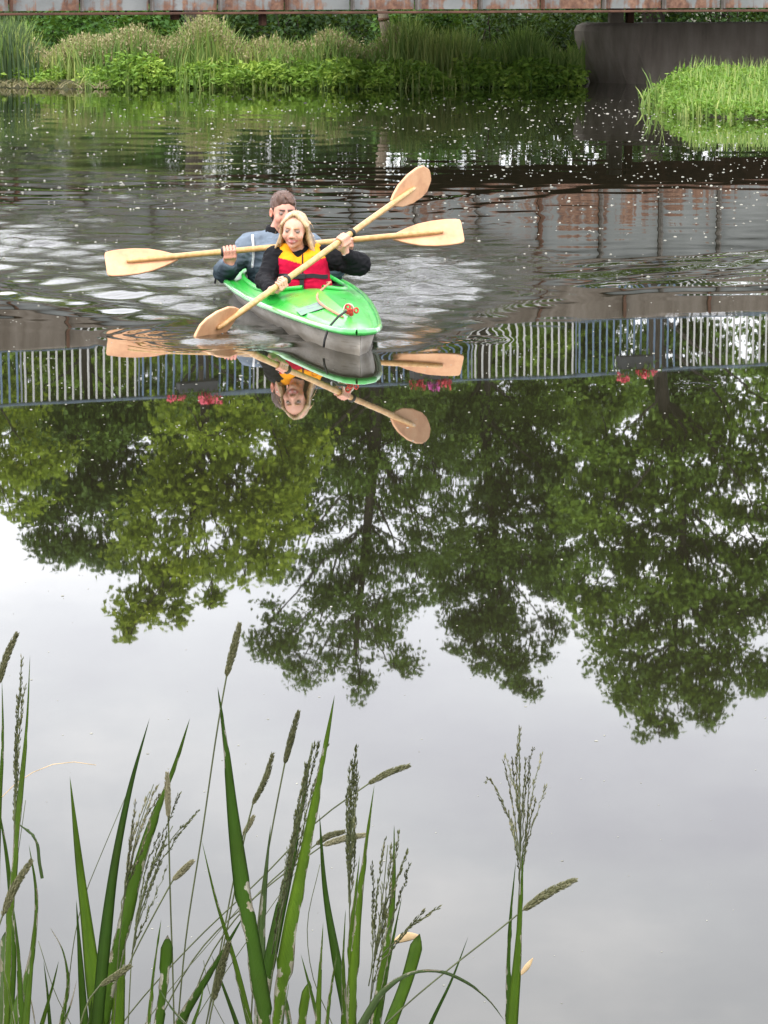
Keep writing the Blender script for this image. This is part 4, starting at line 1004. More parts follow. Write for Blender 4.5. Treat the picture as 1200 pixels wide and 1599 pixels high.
def head(F, c, R, s, skin, brow, male=False, gaze=0.0):
    c = np.array(c); sv = np.array(s) * np.ones(3); s = float(sv.mean())
    def p(x, y, z): return c + R @ (np.array([x, y, z]) * sv)
    def E(ce, r, col, k=.012, sub=False): F.ell(p(*ce), np.array(r) * sv, col, R, k * s, sub)
    def C(a, b, ra, rb, col, k=.006, sub=False): F.cap(p(*a), p(*b), ra * s, rb * s, col, k * s, sub)
    E((0, .018, .035), (.074, .092, .082), skin, .02)
    E((0, -.028, -.010), (.062 if male else .059, .062, .082), skin, .025)
    E((0, -.03, -.070), (.050 if male else .040, .05, .042), skin, .03)
    E((0, -.066, -.105 if male else -.098), (.02 if male else .015, .016, .016), skin, .022)
    for sx in (-1, 1):
        E((sx * .038, -.060, -.032), (.024, .022, .026), skin * np.array([1.02, .95, .95]), .02)
        E((sx * .031, -.092, .004), (.016, .014, .010), skin, .008, True)
        E((sx * .031, -.0775, .003), (.0128, .0120, .0082), np.array((.27, .22, .19)), .001)
        E((sx * .031 + gaze * .004, -.0868, .0012), (.0068, .0042, .0050), EYE, .001)
        C((sx * .017, -.0855, .010), (sx * .046, -.0785, .009), .0036, .003, LASH, .002)
        C((sx * .018, -.083, -.008), (sx * .044, -.077, -.006), .0035, .003, skin * .86, .004)
        C((sx * .014, -.089, .024), (sx * .048, -.076, .026), .0048, .003, brow, .003)
        E((sx * .077, .012, -.005), (.010, .021, .031), skin * np.array([1.05, .88, .84]), .008)
        E((sx * .082, .002, -.005), (.006, .010, .017), skin * .9, .004, True)
        C((sx * .011, -.093, -.036), (sx * .011, -.098, -.034), .0075, .007, skin, .008)
    C((0, -.084, .012), (0, -.101 if male else -.097, -.026), .0085, .0105 if male else .0095, skin, .014)
    E((0, -.105 if male else -.100, -.029), (.0115 if male else .010, .011, .0095), skin * np.array([1.03, .9, .88]), .008)
    C((-.028, -.0775, -.0575), (0, -.0895, -.0645), .0038, .0050, LIP, .004); C((.028, -.0775, -.0575), (0, -.0895, -.0645), .0038, .0050, LIP, .004)
    C((-.020, -.083, -.0665), (0, -.0875, -.0725), .0040, .0050, LIP * 1.08, .005); C((.020, -.083, -.0665), (0, -.0875, -.0725), .0040, .0050, LIP * 1.08, .005)
    C((-.018, -.0875, -.0655), (.018, -.0875, -.0655), .0026, .0026, np.array((.6, .56, .52)), .001)
    for sx in (-1, 1): C((sx * .028, -.084, -.030), (sx * .036, -.076, -.060), .0022, .0018, skin * .8, .008, True)
    return p
def hand(F, G, a, w, skin, s=1.0, grip=.019, thumb=1):
    """hand closed round a shaft: G point on the shaft axis, a shaft direction, w towards the wrist; fingers curl over the viewer's side"""
    a = np.array(a); a /= np.linalg.norm(a); w = np.array(w, float); w -= a * (w @ a); w /= np.linalg.norm(w); c = np.cross(a, w)
    if c[1] > 0: c = -c                                                 # backs of the fingers face the viewer
    G = np.array(G)
    def q(th, rho, al): th = math.radians(th); return G + a * al * s + (w * math.cos(th) + c * math.sin(th)) * (rho * s)
    fr = .0088 * s
    for i, (al, ln) in enumerate(((-.031, .9), (-.0105, 1.0), (.0105, 1.04), (.031, .95))):
        kn = q(48, .043, al * .95); p1 = q(112, .037, al); p2 = q(178, .031 * ln + .001, al); p3 = q(238, .027, al)
        F.cap(kn, p1, fr * 1.12, fr * 1.06, skin, .004); F.cap(p1, p2, fr * 1.04, fr * .95, skin, .003); F.cap(p2, p3, fr * .95, fr * .8, skin * np.array([1, .93, .92]), .003)
        F.cap(q(6, .050, al * .8), kn, fr * 1.15, fr * 1.2, skin, .008)
        F.ell(kn, [fr * 1.22] * 3, skin * np.array([1, .92, .9]), None, .005)
    F.cap(q(10, .046, -.024), q(10, .046, .024), .017 * s, .017 * s, skin, .014)
    F.cap(q(0, .062, -.018), q(0, .062, .018), .018 * s, .018 * s, skin, .014)
    F.cap(q(-12, .05, .034 * thumb), q(-58, .036, .046 * thumb), .0125 * s, .0108 * s, skin, .008)
    F.cap(q(-58, .036, .046 * thumb), q(-125, .031, .040 * thumb), .0102 * s, .0088 * s, skin, .004)
    wr = q(0, .098, 0)
    F.cap(q(0, .066, 0), wr, .021 * s, .0215 * s, skin, .014, )
    return wr

# ---- girl in front
gc = np.array(KO)
girl = empty('person', KO + Vector((0, 0, -.03)), 'blonde person in a red and yellow life vest paddling in front', 'person')
GP = lambda x, y, dy: np.array(at(x, y, YG + dy))
gH = frame(math.radians(-9), math.radians(6), math.radians(4))
hc_ = GP(460.5, 358, -.06); HS = np.array([1.0, .96, .90])
Rg = SK
body = Field(.0048)
ph = head(body, hc_, gH, HS, Rg, np.array(lin(176, 128, 92)), False, -.5)
nb = GP(466, 397, -.0)
body.cap(hc_ + gH @ np.array([0, .02, -.06]), nb, .043, .046, Rg, .03)
shL, shR = GP(431, 403, 0.0), GP(506, 402, .02)               # shoulders: image left, image right
hips = np.array(kp(-.02, 0, .03))
body.cap(nb * .8 + hips * .2, (nb + hips) / 2, .07, .10, Rg, .04); body.cap((nb + hips) / 2, hips, .10, .115, np.array((.03, .03, .035)), .05)
body.cap(shL * .9 + shR * .1, shR * .9 + shL * .1, .045, .045, Rg, .03)
t_ = lambda p: p / np.linalg.norm(p)
GAx = np.array(GU)
hR = np.array(GA) + GAx * ((436 - 340) / (648 - 340)) * np.linalg.norm(np.array(GB - GA))       # hand at image left
hL = np.array(GA) + GAx * ((535 - 340) / (648 - 340)) * np.linalg.norm(np.array(GB - GA))
def on_shaft(A, B, px):
    lo, hi = 0.0, 1.0
    for _ in range(40):
        m = (lo + hi) / 2; p = A.lerp(B, m); d = p.y * cp + (CAM_H - p.z) * sp
        if CX + F_PX * p.x / d < px: lo = m
        else: hi = m
    return np.array(A.lerp(B, lo))
hR = on_shaft(GA, GB, 437); hL = on_shaft(GA, GB, 534)
eR = np.array(GP(413, 438, -.14)); eL = np.array(GP(561, 412, -.02))
wR = hand(body, hR, GAx, t_(eR - hR) + np.array([-.25, .35, -.45]), Rg, .92, thumb=1)
wL = hand(body, hL, GAx, np.array([.35, .35, -.8]), Rg, .92, thumb=-1)
for sh, el, wr in ((shL, eR, wR), (shR, eL, wL)):
    body.cap(sh, el, .042, .034, Rg, .02); body.cap(el, wr, .033, .021, Rg, .02)
TR = np.array((.03, .03, .035))
for sy in (-1, 1):
    kn = np.array(kp(.38, sy * .14, .10)); body.cap(hips + np.array(BY) * sy * .08, kn, .075, .052, TR, .03); body.cap(kn, np.array(kp(.75, sy * .09, .03)), .05, .036, TR, .02)
    body.cap(np.array(kp(.75, sy * .09, .03)), np.array(kp(.82, sy * .1, .10)), .034, .026, TR, .02)
person_obj('body', body, SKINM, girl, girl.location)
# black hooded jacket
JK = np.array((.010, .010, .012))
jk = Field(.0055)
jk.cap(shL, eR, .060, .050, JK, .03); jk.cap(eR, wR * .86 + eR * .14, .049, .034, JK, .03)
jk.cap(shR, eL, .062, .062, JK, .03); jk.cap(eL, wL * .86 + eL * .14, .058, .036, JK, .035)
jk.ell(eL * .8 + shR * .2 + np.array([0, 0, -.012]), (.068, .055, .05), JK, None, .03)
tc_ = (np.array(nb) * .75 + hips * .25)
jk.cap(shL, shR, .062, .062, JK, .05); jk.cap(tc_, hips + np.array([0, 0, .06]), .115, .135, JK, .06)
jk.cap(nb + np.array([-.045, .03, .005]), nb + np.array([.05, .03, .005]), .03, .03, JK, .03)
jk.ell(hc_ + gH @ np.array([0, .03, -.10]), (.05, .05, .06), JK, None, .01, True)
person_obj('jacket', jk, CLOTH, girl, girl.location, None, wrinkles(.006, 16, 1))
# cuff and wristband on the raised wrist
WRB = plain('pale_wristband', (0.55, 0.55, 0.52), 0.5)
d_ = t_(wL - hL); c0 = wL * .98 + hL * .02
o = MB().tube([c0 - girl.location, c0 + d_ * .018 - girl.location], .0265, 12).build('wristband', WRB, None); o.parent = girl
# life vest
VR, VY = np.array(lin(190, 18, 58)), np.array(lin(238, 160, 30))
vs_ = Field(.0055)
ch = GP(472, 412, -.0); wa = GP(477, 445, .0)
X_ = np.array([1, 0, 0.0])
for dx in (-.085, -.03, .03, .085):
    vs_.cap(ch + X_ * dx + np.array([0, -.045, .0]), wa + X_ * dx * 1.05 + np.array([0, -.05, .0]), .068, .072, VR, .05)
    vs_.cap(ch + X_ * dx + np.array([0, .06, .0]), wa + X_ * dx * 1.05 + np.array([0, .06, .0]), .06, .06, VR, .05)
for sx, sh in ((-1, shL), (1, shR)):
    top = sh * .62 + nb * .38 + np.array([0, 0, .035])
    vs_.cap(top, ch + X_ * sx * .075 + np.array([0, -.055, .01]), .04, .058, VY, .03)
    vs_.cap(top, ch + X_ * sx * .08 + np.array([0, .07, .02]), .04, .05, VY, .03)
    vs_.ell(sh + np.array([sx * .055, 0, -.02]), (.045, .09, .07), VR, None, .01, True)
vs_.cap(nb + np.array([0, -.04, .05]), nb + np.array([.0, -.13, .012]), .043, .03, VR, .012, True)
vs_.cap(ch + np.array([.006, -.16, .045]), ch + np.array([.004, -.135, -.03]), .020, .004, VR, .006, True)
zs = ch[2] + .040
def vest_col(V, col):
    xr = V[:, 0] - ch[0]; zb = zs - .030 * np.clip(1 - np.abs(xr + .0) / .10, 0, 1) + .10 * np.clip(np.abs(xr) - .10, 0, 1)
    top = V[:, 2] > zb
    c = np.where(top[:, None], VY, VR)
    zip_ = (np.abs(xr - .006) < .0045) & (V[:, 1] < ch[1]); c[zip_] = np.array((.05, .01, .02))
    return c
vest = person_obj('life_vest', vs_, CLOTH, girl, girl.location, vest_col, wrinkles(.0035, 13, 2))
# black belt with buckle and hanging tab over the vest
vy = vest.data; VV = np.array([v.co[:] for v in vy.vertices]) + np.array(girl.location)
def front(x, z):
    m = (np.abs(VV[:, 0] - x) < .012) & (np.abs(VV[:, 2] - z) < .012)
    return VV[m][:, 1].min() if m.any() else ch[1] - .1
BELT = plain('black_webbing', (0.012, 0.012, 0.014), 0.6)
def strip(name, pts, wid, th, mat, par, org):
    mb = MB(); V = []
    for (x, y, z) in pts:
        V += [(x, y - th, z - wid / 2), (x, y - th, z + wid / 2), (x, y + .01, z + wid / 2), (x, y + .01, z - wid / 2)]
    n = len(pts); F = []
    for i in range(n - 1):
        for j in range(4): F.append([i * 4 + j, i * 4 + (j + 1) % 4, (i + 1) * 4 + (j + 1) % 4, (i + 1) * 4 + j])
    F += [[0, 1, 2, 3], [(n - 1) * 4 + k for k in (3, 2, 1, 0)]]
    o = mb.add(np.array(V) - np.array(org), [np.array(F)]).build(name, mat, None, False); o.parent = par; return o
bz = GP(475, 428, 0)[2]
xs_ = np.linspace(VV[(np.abs(VV[:, 2] - bz) < .01)][:, 0].min() + .012, VV[(np.abs(VV[:, 2] - bz) < .01)][:, 0].max() - .012, 22)
strip('belt', [(x, front(x, bz), bz + .004 * math.sin(x * 40)) for x in xs_], .024, .004, BELT, vest, girl.location)
bx_ = GP(472, 428, 0)[0]
o = MB().box(np.array((bx_, front(bx_, bz) - .008, bz)) - np.array(girl.location), (.05, .014, .034), None, bevel=.004).build('buckle', BELT, None, False); o.parent = vest
zz = np.linspace(bz - .02, bz - .09, 6)
mb = MB()
for i in range(5): mb.box(np.array((bx_ + .002, (front(bx_, zz[i]) + front(bx_, zz[i + 1])) / 2 - .004, (zz[i] + zz[i + 1]) / 2)) - np.array(girl.location), (.026 if i < 4 else .036, .008, .0165), None)
o = mb.build('strap_tab', BELT, None, False); o.parent = vest
o = MB().tube([np.array(ch) + np.array([.075 + .018 * math.cos(a) , front(ch[0] + .075 + .018 * math.cos(a), ch[2] + .045 + .014 * math.sin(a)) - ch[1] - .001, .045 + .014 * math.sin(a)]) - np.array(girl.location) for a in np.linspace(0, 2 * math.pi, 15)], .0022, 5, False).build('stitched_badge', plain('orange_thread', lin(214, 128, 30), .7), None); o.parent = vest
# blonde hair: cap with a middle parting and loose lengths
HB, HBd = np.array(lin(196, 164, 124)), np.array(lin(126, 94, 66))
hr = Field(.0048)
def hp(x, y, z): return hc_ + gH @ (np.array([x, y, z]) * HS)
hr.ell(hp(0, .030, .038), np.array((.0755, .091, .082)) * HS, HB, gH, .01)
hr.ell(hp(.002, -.088, -.008), np.array((.068, .078, .098)) * HS, HB, gH, .008, True)
hr.ell(hp(0, -.06, -.12), np.array((.075, .075, .10)) * HS, HB, gH, .008, True)
rr = np.random.default_rng(8)
for sx in (-1, 1):
    for i in range(13):
        t = i / 12
        a = hp(sx * .008, -.058 + .06 * t, .110 - .006 * t); m = hp(sx * (.072 + .005 * rr.uniform()), -.040 + .085 * t, .035)
        m2 = hp(sx * (.076 + .006 * rr.uniform()), .004 + .07 * t, -.045)
        if sx < 0: e = hp(-.076 - .018 * (1 - t) + rr.normal() * .012, -.015 + .09 * t, -.125 + rr.normal() * .02)
        else: e = hp(.086 + .050 * (.2 + .8 * rr.uniform()), .0 + .09 * t, -.125 - .03 * rr.uniform())
        rad = .0068 + .0018 * rr.uniform()
        cc = HB * rr.uniform(.62, 1.12) if i < 9 else HBd * rr.uniform(.7, 1.3)
        hr.cap(a, m, rad, rad, cc, .006); hr.cap(m, m2, rad, rad * .95, cc, .006); hr.cap(m2, e, rad * 1.1, .006, cc * .9, .014)
for i in range(9):
    e = hp(.09 + .06 * rr.uniform(), .02 + .06 * rr.uniform(), -.15 - .04 * rr.uniform()); hr.cap(hp(.06 * rr.uniform(), .09, .0), e, .016, .006, HBd * rr.uniform(.8, 1.3), .008)
for i in range(5):
    hr.cap(hp(-.02 + .01 * i, .09, .0), hp(-.05 + .025 * i, .08, -.14), .022, .012, HBd, .01)
for i in range(7):                                                   # loose strands
    sx = 1 if i % 3 else -1
    a = hp(sx * (.05 + .03 * rr.uniform()), .02 + .05 * rr.uniform(), .06 - .1 * rr.uniform()); e = a + np.array([sx * rr.uniform(.02, .075), rr.normal() * .02, -rr.uniform(.05, .13)])
    hr.cap(a, (a + e) / 2 + np.array([sx * .004, 0, .004]), .0036, .0032, HB * rr.uniform(.7, 1.3), .004); hr.cap((a + e) / 2 + np.array([sx * .004, 0, .004]), e, .0032, .0024, HB * rr.uniform(.7, 1.3), .003)
def strands(seed, sc, amp):
    def f(V, Q):
        nn = vnormals(V, Q); return nn * np.array([amp * mnoise.noise(Vector((v[0] * sc, v[1] * sc, v[2] * sc * .22 + seed))) for v in V])[:, None]
    return f
person_obj('hair', hr, HAIRM, girl, girl.location, None, strands(3, 75, .003))

# ---- man behind
YM = .84
man = empty('person', kp(-.86, 0, -.03), 'dark haired person in a grey blue jacket paddling in the rear seat', 'person')
MPt = lambda x, y, dy: np.array(at(x, y, YG + YM + dy))
mH = frame(math.radians(13), math.radians(5), math.radians(1))
mc = MPt(443, 331, -.02); MS = 1.0
SKm = np.array(lin(208, 150, 130))
bd = Field(.005)
head(bd, mc, mH, MS, SKm, np.array(lin(70, 48, 38)), True, .5)
mn = MPt(432, 368, .02)
bd.cap(mc + mH @ np.array([0, .02, -.06]), mn, .054, .06, SKm, .03)
mhip = np.array(kp(-.88, 0, .03))
sL, sR = MPt(389, 385, .02), MPt(483, 384, .06)
bd.cap(mn * .75 + mhip * .25, (mn + mhip) / 2, .10, .12, SKm, .05); bd.cap((mn + mhip) / 2, mhip, .12, .13, TR, .05); bd.cap(sL, sR, .06, .06, SKm, .05)
gR = on_shaft(MA, MBp, 358); gL = on_shaft(MA, MBp, 541)
eMR = MPt(351, 424, .02); eML = MPt(520, 424, .02)
wMR = hand(bd, gR, np.array(MU), np.array([.05, .25, -1.0]), SKm * np.array([1.02, .95, .98]), 1.0, thumb=1)
wML = hand(bd, gL, np.array(MU), np.array([-.05, .25, -1.0]), SKm, 1.0, thumb=-1)
for sh, el, wr in ((sL, eMR, wMR), (sR, eML, wML)):
    bd.cap(sh, el, .048, .04, SKm, .02); bd.cap(el, wr, .039, .025, SKm, .02)
for sy in (-1, 1):
    kn = np.array(kp(-.42, sy * .17, .12)); bd.cap(mhip + np.array(BY) * sy * .09, kn, .085, .06, TR, .03); bd.cap(kn, np.array(kp(-.05, sy * .20, .0)), .056, .04, TR, .02)
    bd.cap(np.array(kp(-.05, sy * .20, .0)), np.array(kp(.03, sy * .2, .07)), .038, .03, TR, .02)
person_obj('body', bd, SKINM, man, man.location)
JB, JT = np.array(lin(112, 124, 138)), np.array(lin(40, 54, 60))
mj = Field(.006)
mj.cap(sL, sR, .075, .075, JB, .05)
mt = mn * .72 + mhip * .28
for dx in (-.09, 0, .09):
    mj.cap(mt + X_ * dx, mhip + X_ * dx + np.array([0, 0, .08]), .115, .12, JB, .06)
mj.cap(mn + np.array([0, .01, -.06]), mn + np.array([0, 0, -.09]), .085, .11, JB, .05)
mj.cap(sL, eMR, .070, .062, JB, .03); mj.cap(eMR, wMR * .9 + eMR * .1, .060, .042, JT, .03)
mj.cap(sR, eML, .070, .060, JB, .03); mj.cap(eML, wML * .9 + eML * .1, .058, .042, JT, .03)
def mj_col(V, col):
    z = (V[:, 2] - mhip[2]) / (sL[2] - mhip[2]); f = np.clip((z - .50) / .34, 0, 1)[:, None]
    n = np.array([mnoise.noise(Vector((v[0] * 9, v[1] * 9, v[2] * 14))) for v in V])[:, None]
    arm = np.clip((np.array([abs(v[0] - mt[0]) for v in V]) - .17) / .05, 0, 1)[:, None]
    c = JT + (JB - JT) * np.clip(f + .35 * n, 0, 1)
    return c
jac = person_obj('jacket', mj, CLOTH, man, man.location, mj_col, wrinkles(.009, 13, 4))
# black stand-up collar and white piping down the front
ck = Field(.005)
ck.cap(mn + np.array([0, .01, -.035]), mn + mH @ np.array([0, .005, .03]), .092, .070, np.array((.012, .012, .014)), .01)
ck.ell(mn + np.array([0, -.03, .15]), (.16, .16, .092), SKm, None, .006, True)
person_obj('collar', ck, CLOTH, man, man.location)
VM = np.array([v.co[:] for v in jac.data.vertices]) + np.array(man.location)
def frontm(x, z):
    m = (np.abs(VM[:, 0] - x) < .015) & (np.abs(VM[:, 2] - z) < .015)
    return VM[m][:, 1].min() if m.any() else mt[1] - .12
PIP = plain('white_piping', (0.62, 0.64, 0.66), 0.6)
pts = []
for y in np.linspace(368, 418, 12):
    p = MPt(395 + 1.2 * math.sin(y * .1), y, -.1); pts.append(np.array((p[0], frontm(p[0], p[2]) - .002, p[2])) - np.array(man.location))
o = MB().tube(pts, .0085, 6, True).build('piping', PIP, None); o.parent = jac
# short brown hair
HM, HMd = np.array(lin(88, 62, 50)), np.array(lin(58, 40, 33))
mh = Field(.0045)
def mp_(x, y, z): return mc + mH @ (np.array([x, y, z]) * MS)
mh.ell(mp_(0, .022, .046), np.array((.081, .097, .086)) * MS, HM, mH, .01)
mh.ell(mp_(0, .06, -.02), np.array((.074, .06, .07)) * MS, HMd, mH, .02)
mh.ell(mp_(0, -.095, -.005), np.array((.074, .075, .070)) * MS, HM, mH, .006, True)
mh.ell(mp_(0, -.04, -.10), np.array((.10, .085, .085)) * MS, HM, mH, .006, True)
for sx in (-1, 1):
    mh.ell(mp_(sx * .080, .012, -.012), np.array((.016, .024, .034)) * MS, HM, mH, .004, True)
    mh.cap(mp_(sx * .069, -.022, .03), mp_(sx * .066, -.018, .004), .007, .004, HM, .008)
for i in range(20):                                                    # fringe brushed across the forehead
    a = rr.uniform(-1.15, 1.15); p0_ = np.array([.070 * math.sin(a), .010 - .080 * math.cos(a) ** .8, .094 - .012 * abs(a) + .006 * rr.normal()])
    mh.cap(mp_(*(p0_ + np.array([-.008, .012, .012]))), mp_(*(p0_ + np.array([.006, -.004, -.010 - .012 * rr.uniform()]))), .0065, .0035, HM * rr.uniform(.8, 1.3), .008)
for i in range(70):                                                  # short tufts
    d = rr.normal(size=3); d /= np.linalg.norm(d); d[2] = abs(d[2])
    if d[1] < -.35 and d[2] < .55: continue
    a = np.array([0, .022, .046]) + d * np.array([.079, .095, .084]); dirn = d * .6 + np.array([.25, -.5, .35]); dirn /= np.linalg.norm(dirn)
    mh.cap(mp_(*a), mp_(*(a + dirn * rr.uniform(.006, .012))), .0055, .0035, HM * rr.uniform(.65, 1.35), .003)
person_obj('hair', mh, HAIRM, man, man.location, None, strands(5, 90, .0025))
# ------------------------------------------------------------------ plants on the near bank
m_ = N('sword_leaf')
tint, chew, rib, acr = m_.attr('tint'), m_.attr('chew'), m_.attr('rib'), m_.attr('across')
v_ = m_.coord('Object')
base = m_.ramp(tint, [(0.0, (0.026, 0.066, 0.012)), (0.35, (0.085, 0.185, 0.016)), (0.7, (0.22, 0.37, 0.026)), (0.85, (0.17, 0.27, 0.06)), (1.0, (0.22, 0.30, 0.15))])
vein = m_.math('SINE', m_.math('MULTIPLY', acr, 46.0))
base = m_.mix(m_.math('MULTIPLY', m_.math('ADD', vein, 1.0), .16), base, (0.10, 0.20, 0.04))
base = m_.mix(m_.math('MULTIPLY', rib, .40), base, (0.12, 0.24, 0.04))
base = m_.mix(m_.ramp(m_.noise(v_, 14, 4), [(0.45, 0.0), (0.75, .45)]), base, (0.07, 0.10, 0.016))
edge = m_.ramp(m_.math('ADD', chew, m_.math('MULTIPLY', m_.math('SUBTRACT', m_.noise(v_, 230, 4), .5), 1.3)), [(0.44, 0.0), (0.49, 1.0)])
pale = m_.ramp(m_.noise(v_, 50, 3), [(0.3, (0.50, 0.42, 0.28)), (0.6, (0.74, 0.70, 0.58))])
colr = m_.mix(edge, base, pale)
b_ = m_.n('ShaderNodeBsdfPrincipled', {'Base Color': colr, 'Roughness': 0.38, 'Normal': m_.bump(vein, 0.0006)})
b_.inputs['Specular IOR Level'].default_value = 0.25
tr_ = m_.n('ShaderNodeBsdfTranslucent', {'Color': m_.mix(.5, colr, (0.12, 0.26, 0.02))})
x_ = m_.n('ShaderNodeMixShader', {0: .36}); m_.t.links.new(b_.outputs[0], x_.inputs[1]); m_.t.links.new(tr_.outputs[0], x_.inputs[2]); m_.t.links.new(x_.outputs[0], m_.out.inputs[0])
SWORD = m_.m
DRYLEAF = plain('dry_leaf', (0.46, 0.33, 0.18), 0.8, 0.35, 40)
STEM = plain('grass_stem', (0.055, 0.065, 0.022), 0.6, 0.3, 30)
SEED = leafmat('seed_heads', (0.05, 0.055, 0.022), (0.12, 0.12, 0.055), (0.30, 0.27, 0.17), .2)
SEEDD = leafmat('dark_seed_heads', (0.042, 0.050, 0.018), (0.095, 0.105, 0.038), (0.24, 0.21, 0.12), .2)
def spline(P, n):
    P = np.asarray(P, float); d = np.concatenate([[0], np.cumsum(np.linalg.norm(np.diff(P, axis=0), axis=1))]); t = np.linspace(0, d[-1], n)
    M = len(P); tg = np.gradient(P, d, axis=0) if M > 2 else np.repeat((P[1:] - P[:1]) / d[-1], 2, 0)
    i = np.clip(np.searchsorted(d, t, side='right') - 1, 0, M - 2); h = (d[i + 1] - d[i])[:, None]; s = ((t - d[i])[:, None] / h)
    return (2 * s ** 3 - 3 * s ** 2 + 1) * P[i] + (s ** 3 - 2 * s ** 2 + s) * h * tg[i] + (-2 * s ** 3 + 3 * s ** 2) * P[i + 1] + (s ** 3 - s ** 2) * h * tg[i + 1]
def path3(px, Y, root=None, lean=0.0):
    """photo points from tip to foot -> world points from foot to tip, carried on down to the soil"""
    n = len(px); P = [np.array(at(x, y, Y + lean * (1 - i / max(1, n - 1)))) for i, (x, y) in enumerate(px)][::-1]
    if px[-1][1] > 1560:
        f = P[0]; d = P[0] - P[1]; d /= np.linalg.norm(d)
        g = np.array(root if root is not None else (f[0] + d[0] * .25, f[1], 0.0)); g[2] = float(terrain(np.array(g[0]), np.array(g[1]))) - .02
        P = [g, f * .45 + g * .55 + np.array([d[0] * .08, 0, 0])] + P
    return np.array(P)
def sword(par, px, Y, w, tint, chewed, seed, root=None, lean=0.0, blunt=False, tipdry=0.0, yaw=0.0):
    rg = np.random.default_rng(seed); wm = w * (1.28 if w < 18 else 1.1) * Y * 1.03 / F_PX
    n = 96; P = spline(path3(px, Y, root, lean), n)
    T = np.gradient(P, axis=0); T /= np.linalg.norm(T, axis=1)[:, None]
    vd = np.array([P[:, 0], P[:, 1], P[:, 2] - CAM_H]).T; vd /= np.linalg.norm(vd, axis=1)[:, None]
    yaw = yaw or rg.uniform(-.5, .5)
    S0_ = np.cross(np.array([0, 1, -.28]), T); S0_ /= np.linalg.norm(S0_, axis=1)[:, None]; Nn = np.cross(T, S0_)
    S = S0_ * math.cos(yaw) + Nn * math.sin(yaw); Nn = np.cross(T, S)
    t = np.linspace(0, 1, n)
    prof = np.clip((1 - t) / (.25 if not blunt else .02), 0, 1) ** .8 * (1.02 - .12 * t) / max(.5, math.cos(yaw))
    us = np.array([-1, -.55, 0, .55, 1, .5, 0, -.5]); th = np.array([0, .5, -.4, .5, 0, -.6, -1.6, -.6]) * wm * .09
    half = np.repeat((wm * prof / 2)[:, None], 8, 1); chw = np.zeros((n, 8))
    i0 = int(n * .45)
    for side, cols in ((-1, (0, 1, 7)), (1, (4, 3, 5))):
        for q in range(rg.poisson(chewed * 13)):
            c = rg.integers(i0, n - 3); L = rg.integers(1, 4); dep = rg.uniform(.10, .45) * min(1, chewed + .4)
            for i in range(max(0, c - L), min(n, c + L + 1)):
                f = rg.uniform(.5, 1.0); half[i, cols[0]] *= 1 - dep * f
                chw[i, cols[0]] = max(chw[i, cols[0]], .9)
                if rg.uniform() < .28: chw[i, cols[1]] = chw[i, cols[2]] = .75
    for q in range(rg.poisson(chewed * 7)):
        c = rg.integers(i0, n - 2); k = rg.integers(1, 4); L = rg.integers(0, 3); chw[c:c + L + 1, k] = .8
    if tipdry: chw[t > 1 - tipdry] = 1.0
    wob = 1 + .03 * np.sin(t * 40 + seed)[:, None]
    V = P[:, None, :] + S[:, None, :] * (us * half * wob)[:, :, None] + Nn[:, None, :] * (th[None, :] * prof[:, None])[:, :, None]
    V = V.reshape(-1, 3); i, j = np.meshgrid(np.arange(n - 1), np.arange(8), indexing='ij'); i, j = i.ravel(), j.ravel()
    Fq = np.stack([i * 8 + j, i * 8 + (j + 1) % 8, (i + 1) * 8 + (j + 1) % 8, (i + 1) * 8 + j], 1)
    cap = np.array([[(n - 1) * 8 + k for k in (0, 1, 2, 7)], [(n - 1) * 8 + k for k in (2, 3, 6, 7)], [(n - 1) * 8 + k for k in (3, 4, 5, 6)]])
    tn = np.clip(np.repeat((tint + .12 * (t - .5))[:, None], 8, 1) + rg.normal(0, .015, (n, 1)), 0, 1)
    rb = np.tile(np.array([0, 0, 1, 0, 0, 0, 1, 0.]), (n, 1)) * (1 - t[:, None] * .3); ac = np.tile(us, (n, 1))
    me = np_mesh('leaf', V - np.array(par.location), np.concatenate([Fq, cap]), True, attrs={'tint': tn.ravel(), 'chew': chw.ravel(), 'rib': rb.ravel(), 'across': ac.ravel()})
    o = link('leaf', me, None, SWORD); o.parent = par; return o
def clump(label, root_px, Y, leaves):
    r = at(root_px, 1599, Y); r.z = float(terrain(np.array(r.x), np.array(r.y)))
    t = empty('iris_plant', r, label, 'plant', 'sword leaved plants on the near bank')
    for i, a in enumerate(leaves):
        px, w, tint, ch = a[:4]; k = a[4] if len(a) > 4 else {}
        dy = ((i * 7) % 5 - 2) * .05
        sword(t, px, Y + dy, w, tint, ch, int(root_px + 50) * 13 + i, root=(r.x + ((i * 5) % 7 - 3) * .012, r.y + ((i * 3) % 5 - 2) * .012, 0), **k)
    return t
clump('sword leaved plant with tall narrow leaves at the corner of the view', -10, 3.62, [
    ([(47, 1022), (43, 1120), (31, 1250), (19, 1390), (8, 1600)], 12, .72, .5), ([(3, 1060), (4, 1160), (-2, 1260), (-8, 1420), (-10, 1600)], 12, .45, .4),
    ([(-6, 1240), (8, 1320), (18, 1416), (19, 1500), (14, 1600)], 13, .35, .2), ([(45, 1318), (57, 1400), (48, 1500), (20, 1600)], 15, .42, .3), ([(8, 1455), (8, 1520), (6, 1600)], 17, .88, .2, dict(blunt=True)),
    ([(20, 1280), (55, 1310), (62, 1350), (66, 1372)], 4, .95, .8)])
